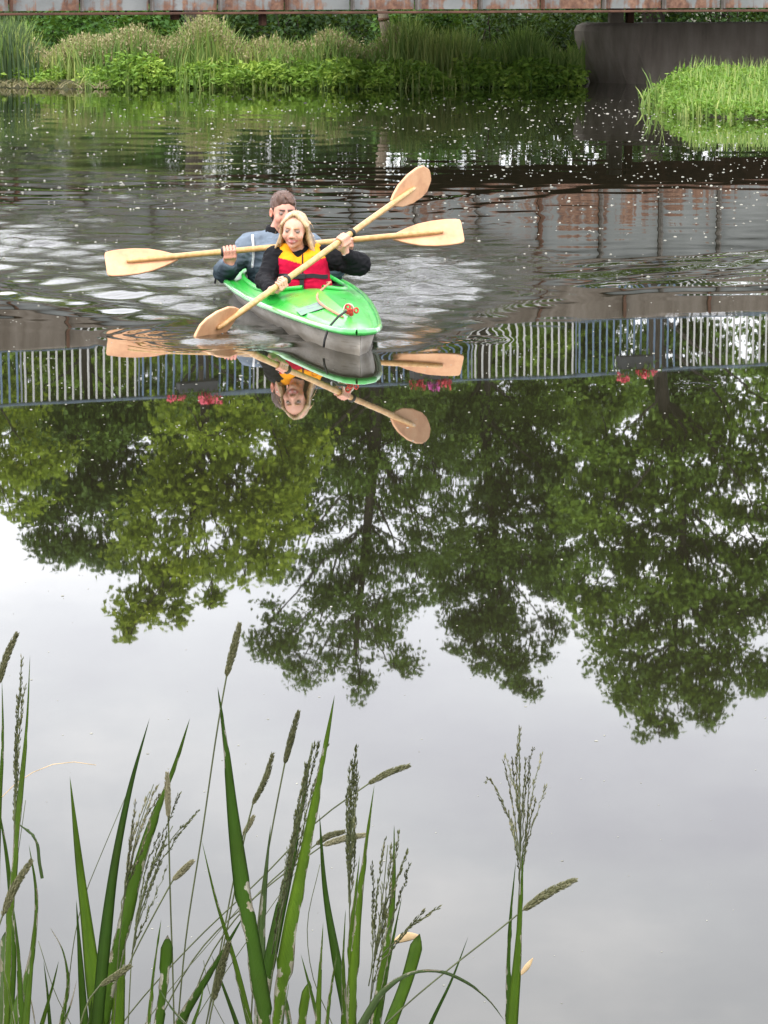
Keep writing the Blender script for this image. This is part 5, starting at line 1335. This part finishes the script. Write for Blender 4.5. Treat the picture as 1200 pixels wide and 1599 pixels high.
clump('sword leaved plant with one broad smooth bright ribbed leaf beside the chewed curled one', 130, 3.72, [
    ([(109, 1212), (124, 1350), (140, 1480), (152, 1600)], 25, .55, .05), ([(119, 1405), (126, 1510), (132, 1600)], 15, .3, .1), ([(78, 1448), (97, 1482), (106, 1530), (96, 1600)], 15, .5, 2.2, dict(tipdry=.04)),
    ([(40, 1520), (48, 1560), (55, 1600)], 9, .95, 1.5, dict(tipdry=.3)), ([(68, 1500), (74, 1550), (78, 1600)], 10, .3, .4), ([(175, 1470), (150, 1540), (140, 1600)], 11, .25, .3)])
clump('sword leaved plant with three leaves leaning away from the broad smooth one', 175, 3.68, [
    ([(234, 1121), (206, 1220), (181, 1340), (163, 1480), (152, 1600)], 16, .12, .05), ([(297, 1121), (272, 1200), (237, 1290), (207, 1390), (180, 1500), (158, 1600)], 24, .42, .35), ([(208, 1326), (197, 1400), (189, 1500), (184, 1600)], 20, .62, .1)])
clump('short sword leaved plant with a cut off tip and tan scarred leaves', 245, 3.6, [
    ([(252, 1435), (240, 1520), (232, 1600)], 15, .5, 2.0), ([(262, 1460), (257, 1530), (246, 1600)], 17, .33, .8, dict(blunt=True, tipdry=.01)), ([(384, 1425), (340, 1500), (282, 1595)], 20, .3, .2), ([(246, 1540), (268, 1575), (290, 1600)], 13, .95, 1.2)])
clump('sword leaved plant with one very tall dark blue green leaf with nibbled edges', 400, 3.7, [
    ([(340, 1072), (352, 1160), (366, 1290), (382, 1410), (404, 1540), (414, 1600)], 29, .22, .85), ([(315, 1312), (336, 1400), (366, 1500), (388, 1590)], 9, .62, .1), ([(423, 1288), (414, 1380), (408, 1480), (404, 1600)], 15, .9, .3), ([(366, 1520), (378, 1560), (390, 1600)], 15, .55, 2.5, dict(tipdry=.03)),
    ([(428, 1470), (440, 1540), (452, 1600)], 16, .4, 1.6), ([(452, 1532), (446, 1570), (440, 1600)], 12, .86, 2.0), ([(470, 1400), (450, 1500), (436, 1600)], 14, .3, .6), ([(330, 1490), (352, 1550), (370, 1600)], 11, .35, .3)])
clump('sword leaved plant with one very tall bright leaf edged in pale scars', 440, 3.76, [
    ([(523, 1085), (506, 1180), (483, 1310), (458, 1440), (432, 1600)], 27, .6, .95), ([(486, 1170), (458, 1330), (432, 1450), (404, 1600)], 20, .2, .5), ([(499, 1270), (508, 1390), (526, 1500), (544, 1600)], 14, .25, .1), ([(484, 1532), (478, 1565), (472, 1600)], 16, .6, 2.0, dict(blunt=True))])
clump('sword leaved plant with a cluster of scarred leaves and a bent dry tip', 580, 3.66, [
    ([(585, 1225), (572, 1320), (558, 1440), (550, 1600)], 15, .62, 1.2), ([(562, 1335), (550, 1450), (548, 1600)], 19, .55, 1.1), ([(616, 1288), (614, 1380), (602, 1490), (584, 1600)], 22, .48, 1.0), ([(656, 1458), (636, 1530), (610, 1600)], 17, .42, .3, dict(blunt=True)),
    ([(732, 1462), (706, 1530), (672, 1602)], 8, .2, .05), ([(790, 1597), (762, 1560), (722, 1531), (682, 1517), (640, 1521), (602, 1546), (568, 1596)], 12, .93, 1.3, dict(yaw=.9)), ([(628, 1400), (612, 1480), (590, 1600)], 13, .3, .6), ([(540, 1420), (536, 1500), (538, 1600)], 12, .5, .9)])
clump('low dense sword leaved plant filling the corner beneath the seed heads', 60, 3.5, [
    ([(60, 1395), (52, 1470), (40, 1600)], 15, .5, .3), ([(22, 1420), (30, 1510), (34, 1600)], 16, .38, .5), ([(92, 1500), (80, 1550), (66, 1600)], 13, .55, .4), ([(2, 1500), (14, 1550), (22, 1600)], 14, .6, 1.0), ([(120, 1530), (112, 1565), (100, 1600)], 12, .35, 1.2, dict(tipdry=.05))])
clump('low sword leaved plant with short bright leaves between nibbled leaf and scarred cluster', 500, 3.5, [
    ([(505, 1440), (500, 1520), (496, 1600)], 14, .62, .5), ([(470, 1490), (486, 1550), (498, 1600)], 13, .4, .9), ([(528, 1480), (518, 1540), (510, 1600)], 13, .5, .8), ([(320, 1530), (312, 1570), (302, 1600)], 14, .45, .6)])
hclump = clump('upright leaves around the stalk of the lone tufted grass', 803, 3.64, [
    ([(817, 1330), (812, 1450), (800, 1602)], 17, .5, .3), ([(806, 1345), (797, 1450), (794, 1602)], 12, .3, .9)])
def dry(par, px, w, Y):
    P = spline(path3(px, Y), 14); mb = MB(); mb.tube(P, [w * Y / F_PX * .5 * k for k in np.sin(np.linspace(.25, math.pi - .1, 14))], 8, True, .25, up=(0, 1, 0))
    mb.V[0] = mb.V[0] - np.array(par.location); o = mb.build('dry_leaf_tip', DRYLEAF, None); o.parent = par
dry([c for c in COL.objects if c.name == 'iris_plant.006'][0], [(612, 1474), (632, 1464), (655, 1462)], 16, 3.7)
dry(hclump, [(833, 1496), (822, 1512), (812, 1524)], 9, 3.62)
dry([c for c in COL.objects if c.name == 'iris_plant'][0], [(44, 1530), (38, 1570), (36, 1598)], 16, 3.6)
# ---- grasses with a single dense head
def spikelets(C, D, rad, n, size, rg, out=.5):
    """small pointed grains around the axis given by points C with radii rad"""
    i = rg.integers(0, len(C) - 1, n); f = rg.uniform(0, 1, n)[:, None]; c = C[i] * (1 - f) + C[i + 1] * f; r = rad[i] * (1 - f[:, 0]) + rad[i + 1] * f[:, 0]
    d = rg.normal(size=(n, 3)); ax = D[i]; d -= ax * (d * ax).sum(1)[:, None]; d /= np.linalg.norm(d, axis=1)[:, None]
    p = c + d * (r * .75)[:, None]; g = ax + d * out; g /= np.linalg.norm(g, axis=1)[:, None]
    s = np.cross(g, d); L = size * rg.uniform(.7, 1.3, n)[:, None]; w = L * .16
    V = np.stack([p, p + g * L * .45 + s * w, p + g * L, p + g * L * .45 - s * w, p + g * L * .45 + d * w], 1).reshape(-1, 3)
    k = np.arange(n)[:, None] * 5
    return V, np.concatenate([k + np.array([[0, 1, 4]]), k + np.array([[1, 2, 4]]), k + np.array([[2, 3, 4]]), k + np.array([[3, 0, 4]]), k + np.array([[0, 3, 1]]), k + np.array([[1, 3, 2]])])
def stalk(label, head_top, head_bot, stem, Y, w, tint, seed, lean=0.0):
    rg = np.random.default_rng(seed); px = [head_bot] + stem
    P = spline(path3(px, Y, None, lean), 40); top = np.array(at(*head_top, Y + lean))
    root = Vector(P[0]); t = empty('seed_grass', root, label, 'grass stalk', 'grass stalks with dense heads on the near bank'); O = np.array(root)
    r = .0011
    MB().tube(np.concatenate([P, [P[-1] * .3 + top * .7]]) - O, r, 5).build('stem', STEM, None).parent = t
    C = spline([P[-1], (P[-1] + top) / 2 + np.array([rg.normal() * .002, 0, .002]), top], 12); D = np.gradient(C, axis=0); D /= np.linalg.norm(D, axis=1)[:, None]
    R = w * Y / F_PX * .36 * np.sin(np.linspace(.35, math.pi - .12, 12)) ** .7
    V, F = spikelets(C, D, R, 620, w * Y / F_PX * .42, rg, .42)
    mb = MB().tube(C - O, R * .8, 8); 
    V0 = np.concatenate(mb.V); n0 = len(V0); Fs = [np.concatenate(f) for f in mb.F.values()]
    T = np.clip(np.concatenate([np.full(n0, tint - .1), np.repeat(tint + rg.normal(0, .13, 620), 5)]), 0, 1)
    o = link('seed_head', np_mesh('seed_head', np.concatenate([V0, V - O]), Fs + [F + n0], False, attrs={'tint': T}), None, SEED); o.parent = t
stalk('tall grass stalk whose upright head overtops the very tall dark leaf', (374, 976), (354, 1056), [(346, 1100), (316, 1300), (290, 1470), (278, 1600)], 3.78, 15, .5, 1)
stalk('grass stalk with dark upright head between the two very tall leaves', (466, 1113), (445, 1192), [(426, 1290), (408, 1400), (398, 1500), (392, 1600)], 3.82, 13, .25, 2)
stalk('grass stalk with head tilted just beside the dark upright head', (426, 1178), (395, 1256), [(385, 1295), (365, 1400), (340, 1520), (322, 1600)], 3.86, 12, .4, 3)
stalk('grass stalk stretched diagonally with its head pointing past the scarred leaf cluster', (638, 1196), (576, 1224), [(505, 1275), (410, 1370), (300, 1475), (190, 1600)], 3.9, 13, .45, 4)
stalk('grass stalk leaning low across to the lone tufted grass, head pointing outwards', (897, 1375), (818, 1421), [(780, 1452), (700, 1515), (640, 1565), (600, 1602)], 3.58, 17, .5, 5)
stalk('grass stalk with short pale head hanging in the open by the leaning leaves', (300, 1346), (270, 1375), [(240, 1430), (200, 1510), (170, 1602)], 3.84, 13, .75, 6)
stalk('grass stalk with pale head lying across the scarred leaves', (572, 1304), (505, 1320), [(470, 1345), (400, 1400), (320, 1475), (245, 1602)], 3.9, 13, .75, 7)
stalk('grass stalk with brown head just above the pale lying head', (537, 1299), (494, 1319), [(460, 1345), (390, 1410), (330, 1490), (290, 1602)], 3.94, 12, .4, 8)
stalk('grass stalk with upright head at the corner of the view', (26, 990), (-2, 1068), [(-10, 1120), (-18, 1300), (-20, 1602)], 3.7, 14, .5, 9)
stalk('grass stalk with drooping brown head over the corner plant', (48, 1346), (4, 1430), [(-12, 1480), (-20, 1540), (-22, 1602)], 3.5, 16, .55, 10)
stalk('grass stalk with fluffy pale upright head beside the broad leaning leaf', (261, 1208), (263, 1276), [(266, 1400), (270, 1520), (272, 1602)], 3.66, 12, .9, 11)
stalk('grass stalk with dark head low beside the diagonal leaf', (357, 1474), (334, 1562), [(330, 1580), (326, 1602)], 3.54, 16, .2, 12)
stalk('grass stalk with small brown head low behind the bright ribbed leaf', (203, 1509), (156, 1540), [(140, 1560), (125, 1602)], 3.5, 13, .5, 13)
stalk('grass stalk with small pale head below the tilted head', (396, 1276), (380, 1304), [(368, 1360), (345, 1480), (322, 1602)], 3.95, 10, .7, 14)
# thin bare stems between the leaves
for i, (px, lb) in enumerate((([(60, 1470), (90, 1560), (112, 1602)], 'thin bare grass stem low at the corner plant'), ([(198, 1240), (160, 1330), (132, 1400), (100, 1602)], 'thin bent grass stem behind the broad ribbed leaf'),
    ([(388, 1400), (330, 1470), (270, 1540), (225, 1602)], 'thin slanting grass stem crossing the diagonal leaf'), ([(462, 1362), (400, 1450), (345, 1530), (300, 1602)], 'thin slanting grass stem behind the nibbled leaf'), ([(318, 1500), (330, 1560), (352, 1602)], 'short thin grass stem by the low dark head'),
    ([(150, 1195), (110, 1190), (75, 1196), (45, 1210), (5, 1242), (-20, 1400), (-25, 1602)], 'arching dry grass stem reaching over from the corner of the view'), ([(500, 1350), (480, 1450), (490, 1530), (520, 1602)], 'thin curved grass stem between bright leaf and narrow dark leaf'), ([(40, 1250), (20, 1400), (10, 1602)], 'thin upright grass stem among the corner leaves'))):
    P = spline(path3(px, 3.8 + .03 * i), 40); t = empty('grass_stem', Vector(P[0]), lb, 'grass stem', 'bare grass stems on the near bank')
    MB().tube(P - P[0], np.linspace(.0013, .0005, 40), 5).build('stem', STEM if i != 5 else DRYLEAF, None).parent = t
# ---- tufted panicle grasses
def panicle(label, stem, Y, branches, seed, tint=.4, size=9, dens=1.0, mat=None, wst=4):
    rg = np.random.default_rng(seed); P = spline(path3(stem, Y), 60); root = Vector(P[0]); O = np.array(root)
    t = empty('tufted_grass', root, label, 'tufted grass', 'tufted grasses on the near bank')
    MB().tube(P - O, np.linspace(wst * .5 * Y / F_PX, .0006, 60), 6).build('stem', STEM, None).parent = t
    Vs, Fs, n, TT = [], [], 0, []; mbs = MB(); TS = 0
    for br in branches:
        C = spline([np.array(at(x, y, Y + rg.uniform(-.03, .03) * (i > 0))) for i, (x, y) in enumerate(br)], 16)
        C[1:] += rg.normal(0, .0006, (15, 3))
        D = np.gradient(C, axis=0); D /= np.linalg.norm(D, axis=1)[:, None]
        mbs.tube(C - O, np.linspace(.0008, .0004, 16), 4, False)
        L = np.linalg.norm(C[-1] - C[0]); m = max(10, int(L / .0021 * dens)); V, F = spikelets(C[3:], D[3:], np.full(13, .0008), m, size * .8 * Y / F_PX, rg, .22)
        Vs.append(V - O); Fs.append(F + n); n += len(V); TT.append(np.repeat(np.clip(tint + rg.normal(0, .2, m), 0, 1), 5))
    b = mbs.build('branches', STEM, None); b.parent = t
    o = link('spikelets', np_mesh('spikelets', np.concatenate(Vs), [np.concatenate(Fs)], False, attrs={'tint': np.concatenate(TT)}), None, mat or SEED); o.parent = t; o['kind'] = 'stuff'
panicle('lone tufted grass with a wide open head standing apart in front of open water', [(811, 1140), (812, 1250), (813, 1340), (808, 1450), (803, 1602)], 3.62, [
    [(812, 1345), (790, 1265), (768, 1220), (757, 1222)], [(812, 1340), (800, 1250), (786, 1190)], [(813, 1330), (806, 1240), (790, 1182)], [(813, 1330), (812, 1220), (812, 1136)], [(814, 1330), (808, 1210), (809, 1150)], [(814, 1330), (820, 1240), (832, 1168)], [(815, 1340), (830, 1250), (846, 1178)],
    [(815, 1345), (832, 1290), (852, 1230)], [(813, 1350), (800, 1290), (778, 1240)], [(812, 1380), (806, 1320), (795, 1270)], [(814, 1380), (824, 1310), (836, 1250)], [(813, 1320), (818, 1230), (822, 1185)], [(813, 1300), (804, 1225), (800, 1180)], [(813, 1360), (822, 1300), (828, 1200)]], 21, .42, 9, .9)
panicle('tufted grass with dense dark head against the very tall bright leaf', [(488, 1160), (465, 1290), (440, 1430), (415, 1602)], 3.70, [
    [(440, 1430), (462, 1300), (490, 1165)], [(436, 1450), (455, 1330), (478, 1195)], [(440, 1420), (470, 1280), (497, 1160)], [(430, 1470), (448, 1370), (462, 1270)], [(436, 1440), (468, 1320), (502, 1190), (512, 1165)], [(425, 1490), (438, 1400), (450, 1330)], [(440, 1400), (470, 1240), (486, 1180)]], 22, .3, 10, 1.3, SEEDD)
panicle('tufted grass with narrow upright dark head behind the scarred leaves', [(556, 1170), (550, 1290), (546, 1420), (556, 1602)], 3.72, [
    [(546, 1400), (546, 1300), (556, 1166)], [(546, 1390), (552, 1290), (558, 1190)], [(545, 1380), (543, 1290), (546, 1205)], [(546, 1400), (550, 1330), (560, 1215)], [(545, 1410), (543, 1340), (542, 1230)], [(546, 1360), (548, 1260), (551, 1185)], [(546, 1420), (553, 1350), (556, 1260)]], 23, .25, 10, 1.4, SEEDD)
panicle('tufted grass with ragged dark head in front of the scarred leaf cluster', [(606, 1320), (598, 1400), (585, 1500), (575, 1602)], 3.58, [
    [(590, 1480), (604, 1390), (612, 1320)], [(588, 1490), (612, 1400), (636, 1330)], [(590, 1500), (618, 1420), (640, 1352)], [(586, 1500), (588, 1410), (600, 1310)], [(580, 1520), (583, 1440), (582, 1350)], [(592, 1470), (610, 1380), (624, 1300)], [(576, 1540), (590, 1470), (598, 1380)], [(580, 1560), (592, 1500), (604, 1430)], [(588, 1500), (640, 1450), (686, 1416)], [(588, 1510), (630, 1462), (660, 1425)]], 24, .3, 10, 1.2, SEEDD)
panicle('tufted grass with greenish head leaning with the broad leaf', [(240, 1225), (215, 1300), (195, 1400), (178, 1602)], 3.62, [
    [(195, 1390), (215, 1310), (244, 1228)], [(196, 1380), (210, 1300), (232, 1240)], [(194, 1400), (203, 1320), (212, 1255)], [(196, 1370), (222, 1290), (250, 1240)], [(190, 1420), (200, 1350), (208, 1290)], [(196, 1390), (220, 1330), (238, 1270)]], 25, .6, 10, 1.1)
panicle('tufted grass with drooping dark sprays hanging past the broad leaf', [(270, 1290), (235, 1360), (212, 1450), (200, 1602)], 3.56, [
    [(214, 1440), (245, 1340), (310, 1266)], [(214, 1440), (250, 1350), (302, 1275)], [(212, 1450), (235, 1360), (280, 1240)], [(212, 1455), (238, 1380), (262, 1300)], [(208, 1480), (222, 1400), (256, 1320)], [(206, 1490), (225, 1440), (262, 1355)], [(212, 1440), (230, 1350), (250, 1300)], [(206, 1500), (216, 1430), (232, 1370)]], 26, .2, 9, 1.1, SEEDD)
panicle('tufted grass with a slim head pressed along the narrow corner leaf', [(34, 1030), (28, 1130), (24, 1250), (12, 1602)], 3.54, [
    [(24, 1250), (27, 1140), (34, 1028)], [(24, 1230), (29, 1150), (40, 1070)], [(23, 1270), (24, 1180), (27, 1090)], [(24, 1290), (27, 1220), (30, 1150)], [(22, 1320), (23, 1260), (25, 1200)]], 27, .35, 10, 1.2, SEEDD)

# ------------------------------------------------------------------ things afloat
FLUFF = plain('seed_fluff', (0.25, 0.245, 0.21), 0.9, 0.5, 3)
def clear_of_boat(P):
    q = P - np.array(KO); u = q[:, 0] * BX.x + q[:, 1] * BX.y; v = q[:, 0] * BY.x + q[:, 1] * BY.y
    return ~((np.abs(u) < 2.2) & (np.abs(v) < .42))
rg = np.random.default_rng(99)
FP = []; FR = []
def sow(n, y0, y1, x0=-150, x1=1350, s0=.010, s1=.022):
    p0, p1 = ground(600, y1).y, ground(600, y0).y
    Y = p0 + (p1 - p0) * rg.uniform(0, 1, n); X = (rg.uniform(x0, x1, n) - CX) / F_PX * Y
    FP.append(np.stack([X, Y], 1)); FR.append((s0 + (s1 - s0) * rg.uniform(0, 1, n) ** 2.2) * rg.uniform(.6, 1.15, n))
sow(1500, 150, 215, s0=.010, s1=.026); sow(1800, 215, 330, s0=.008, s1=.021); sow(300, 330, 420, s0=.006, s1=.015); sow(330, 420, 520, s0=.005, s1=.012); sow(420, 520, 680, s0=.004, s1=.010)
sow(280, 680, 800, s0=.0035, s1=.008); sow(200, 800, 960, s0=.003, s1=.007); sow(90, 960, 1250, s0=.003, s1=.006); sow(60, 1250, 1640, s0=.0025, s1=.005)
for (x, y, n, sp) in ((1000, 225, 90, 60), (700, 250, 90, 90), (930, 350, 60, 80), (40, 940, 26, 30), (720, 1306, 14, 22), (760, 1310, 8, 14), (90, 700, 40, 90), (640, 600, 70, 60), (900, 560, 50, 120)):
    c = ground(x, y); k = c.y / F_PX; FP.append(np.stack([c.x + sp * k * rg.normal(0, 1, n), c.y + sp * k * 2.2 * rg.normal(0, 1, n)], 1)); FR.append(rg.uniform(.6, 1.4, n) * (.011 if y < 500 else .006 if y < 800 else .003))
FP = np.concatenate(FP); FR = np.concatenate(FR) * .8
dens = np.array([mnoise.noise(Vector((p[0] * .55, p[1] * .30, 3.3))) + .6 * mnoise.noise(Vector((p[0] * 1.7, p[1] * .8, 9.1))) for p in FP])
keep = rg.uniform(0, 1, len(FP)) < np.clip(.62 + 1.25 * dens, .06, 1); FP, FR = FP[keep], FR[keep]
ok = clear_of_boat(np.c_[FP, np.zeros(len(FP))]) & (FP[:, 1] < far_edge(FP[:, 0]) - .6); FP, FR = FP[ok], FR[ok]
FZ = waves(FP[:, 0].copy(), FP[:, 1].copy())[0]
a = np.arange(6) / 6 * 2 * np.pi; n = len(FP)
rad = FR[:, None] * rg.uniform(.6, 1.25, (n, 6)); el = rg.uniform(.8, 1.6, n)[:, None]; ro = rg.uniform(0, 6.28, n)[:, None]
rx, ry = rad * np.cos(a + ro) * el, rad * np.sin(a + ro) / el
V = np.zeros((n, 13, 3)); V[:, :6, 0] = FP[:, :1] + rx; V[:, :6, 1] = FP[:, 1:] + ry; V[:, :6, 2] = FZ[:, None] - .002
V[:, 6:12, 0] = FP[:, :1] + rx * .7; V[:, 6:12, 1] = FP[:, 1:] + ry * .7; V[:, 6:12, 2] = FZ[:, None] + FR[:, None] * rg.uniform(.2, .5, (n, 6)); V[:, 12, :2] = FP; V[:, 12, 2] = FZ + FR * .55
i = np.arange(n)[:, None] * 13; j = np.arange(6)
Q = np.concatenate([i + np.array([[k, (k + 1) % 6, 6 + (k + 1) % 6, 6 + k]]) for k in j]); T = np.concatenate([i + np.array([[6 + k, 6 + (k + 1) % 6, 12]]) for k in j])
o = link('seed_fluff', np_mesh('seed_fluff', V.reshape(-1, 3), [Q, T], True), None, FLUFF); tag(o, 'white specks of seed fluff drifting on the river', 'seed fluff', kind='stuff')
STRAW = plain('wet_straw', (0.50, 0.50, 0.34), 0.6, 0.25, 20)
for i, (pa, pb, pc, w, lb) in enumerate((((793, 864), (850, 870), (915, 877), 3.0, 'longest pale straw afloat on the reflection of the dark oak'), ((936, 853), (950, 856), (964, 859), 3.5, 'short pale straw afloat just beyond the longest one'), ((405, 695), (435, 698), (463, 704), 3, 'pale straw afloat on the reflection of the yellow green tree'),
                          ((1016, 730), (1030, 730), (1043, 731), 3, 'pale straw lying level on the reflection of the tall tree'), ((76, 957), (86, 949), (98, 941), 2.5, 'short straw afloat on open water near the corner leaf tips'), ((5, 869), (18, 867), (30, 863), 5, 'dark curled leaf afloat at the edge of the view'),
                          ((509, 814), (530, 815), (550, 816), 2.5, 'pale straw afloat on the reflection of the airy tree'), ((878, 640), (890, 641), (902, 640), 3, 'small straw afloat near the railing reflection'))):
    P = [ground(*pa, .004), ground(*pb, .006), ground(*pc, .004)]; c = P[1].copy(); k = c.y / F_PX
    o = MB().tube(spline([list(p - c) for p in P], 12), np.full(12, w * k * .6) * np.sin(np.linspace(.4, 2.8, 12)), 6, True, .5).build('floating_straw', STRAW if i != 5 else SEEDD, None); o.location = c
    tag(o, lb, 'straw', 'straws and leaves afloat on the river')
# water thrown up by the blades: drops fixed in the air below the raised blade tips
DROP = N('water_drops'); DROP.bsdf((0.75, 0.78, 0.8), 0.08, None, IOR=1.33, Transmission_Weight=0.35); DROP = DROP.m
mb = MB()
def drop(p, r): mb.tube([p + np.array([0, 0, r * 1.2]), p + np.array([0, 0, r * .5]), p - np.array([0, 0, r * .4]), p - np.array([0, 0, r])], [r * .2, r * .8, r * .9, r * .3], 6)
for i in range(26):
    x = 664 + rg.normal() * 5; drop(np.array(at(x, rg.uniform(310, 366), YG + .42 + rg.normal() * .03)), rg.uniform(.0035, .0075))
for i in range(16): drop(np.array(at(716 + rg.normal() * 3, rg.uniform(372, 470), YG + .92 + rg.normal() * .03)), rg.uniform(.0035, .007))
for i in range(10): drop(np.array(at(178 + rg.normal() * 8, rg.uniform(425, 470), YG + .58)), rg.uniform(.003, .006))
o = mb.build('water_drops', DROP, None); tag(o, 'bright water drops falling from the raised paddle blades', 'water drops', kind='stuff')
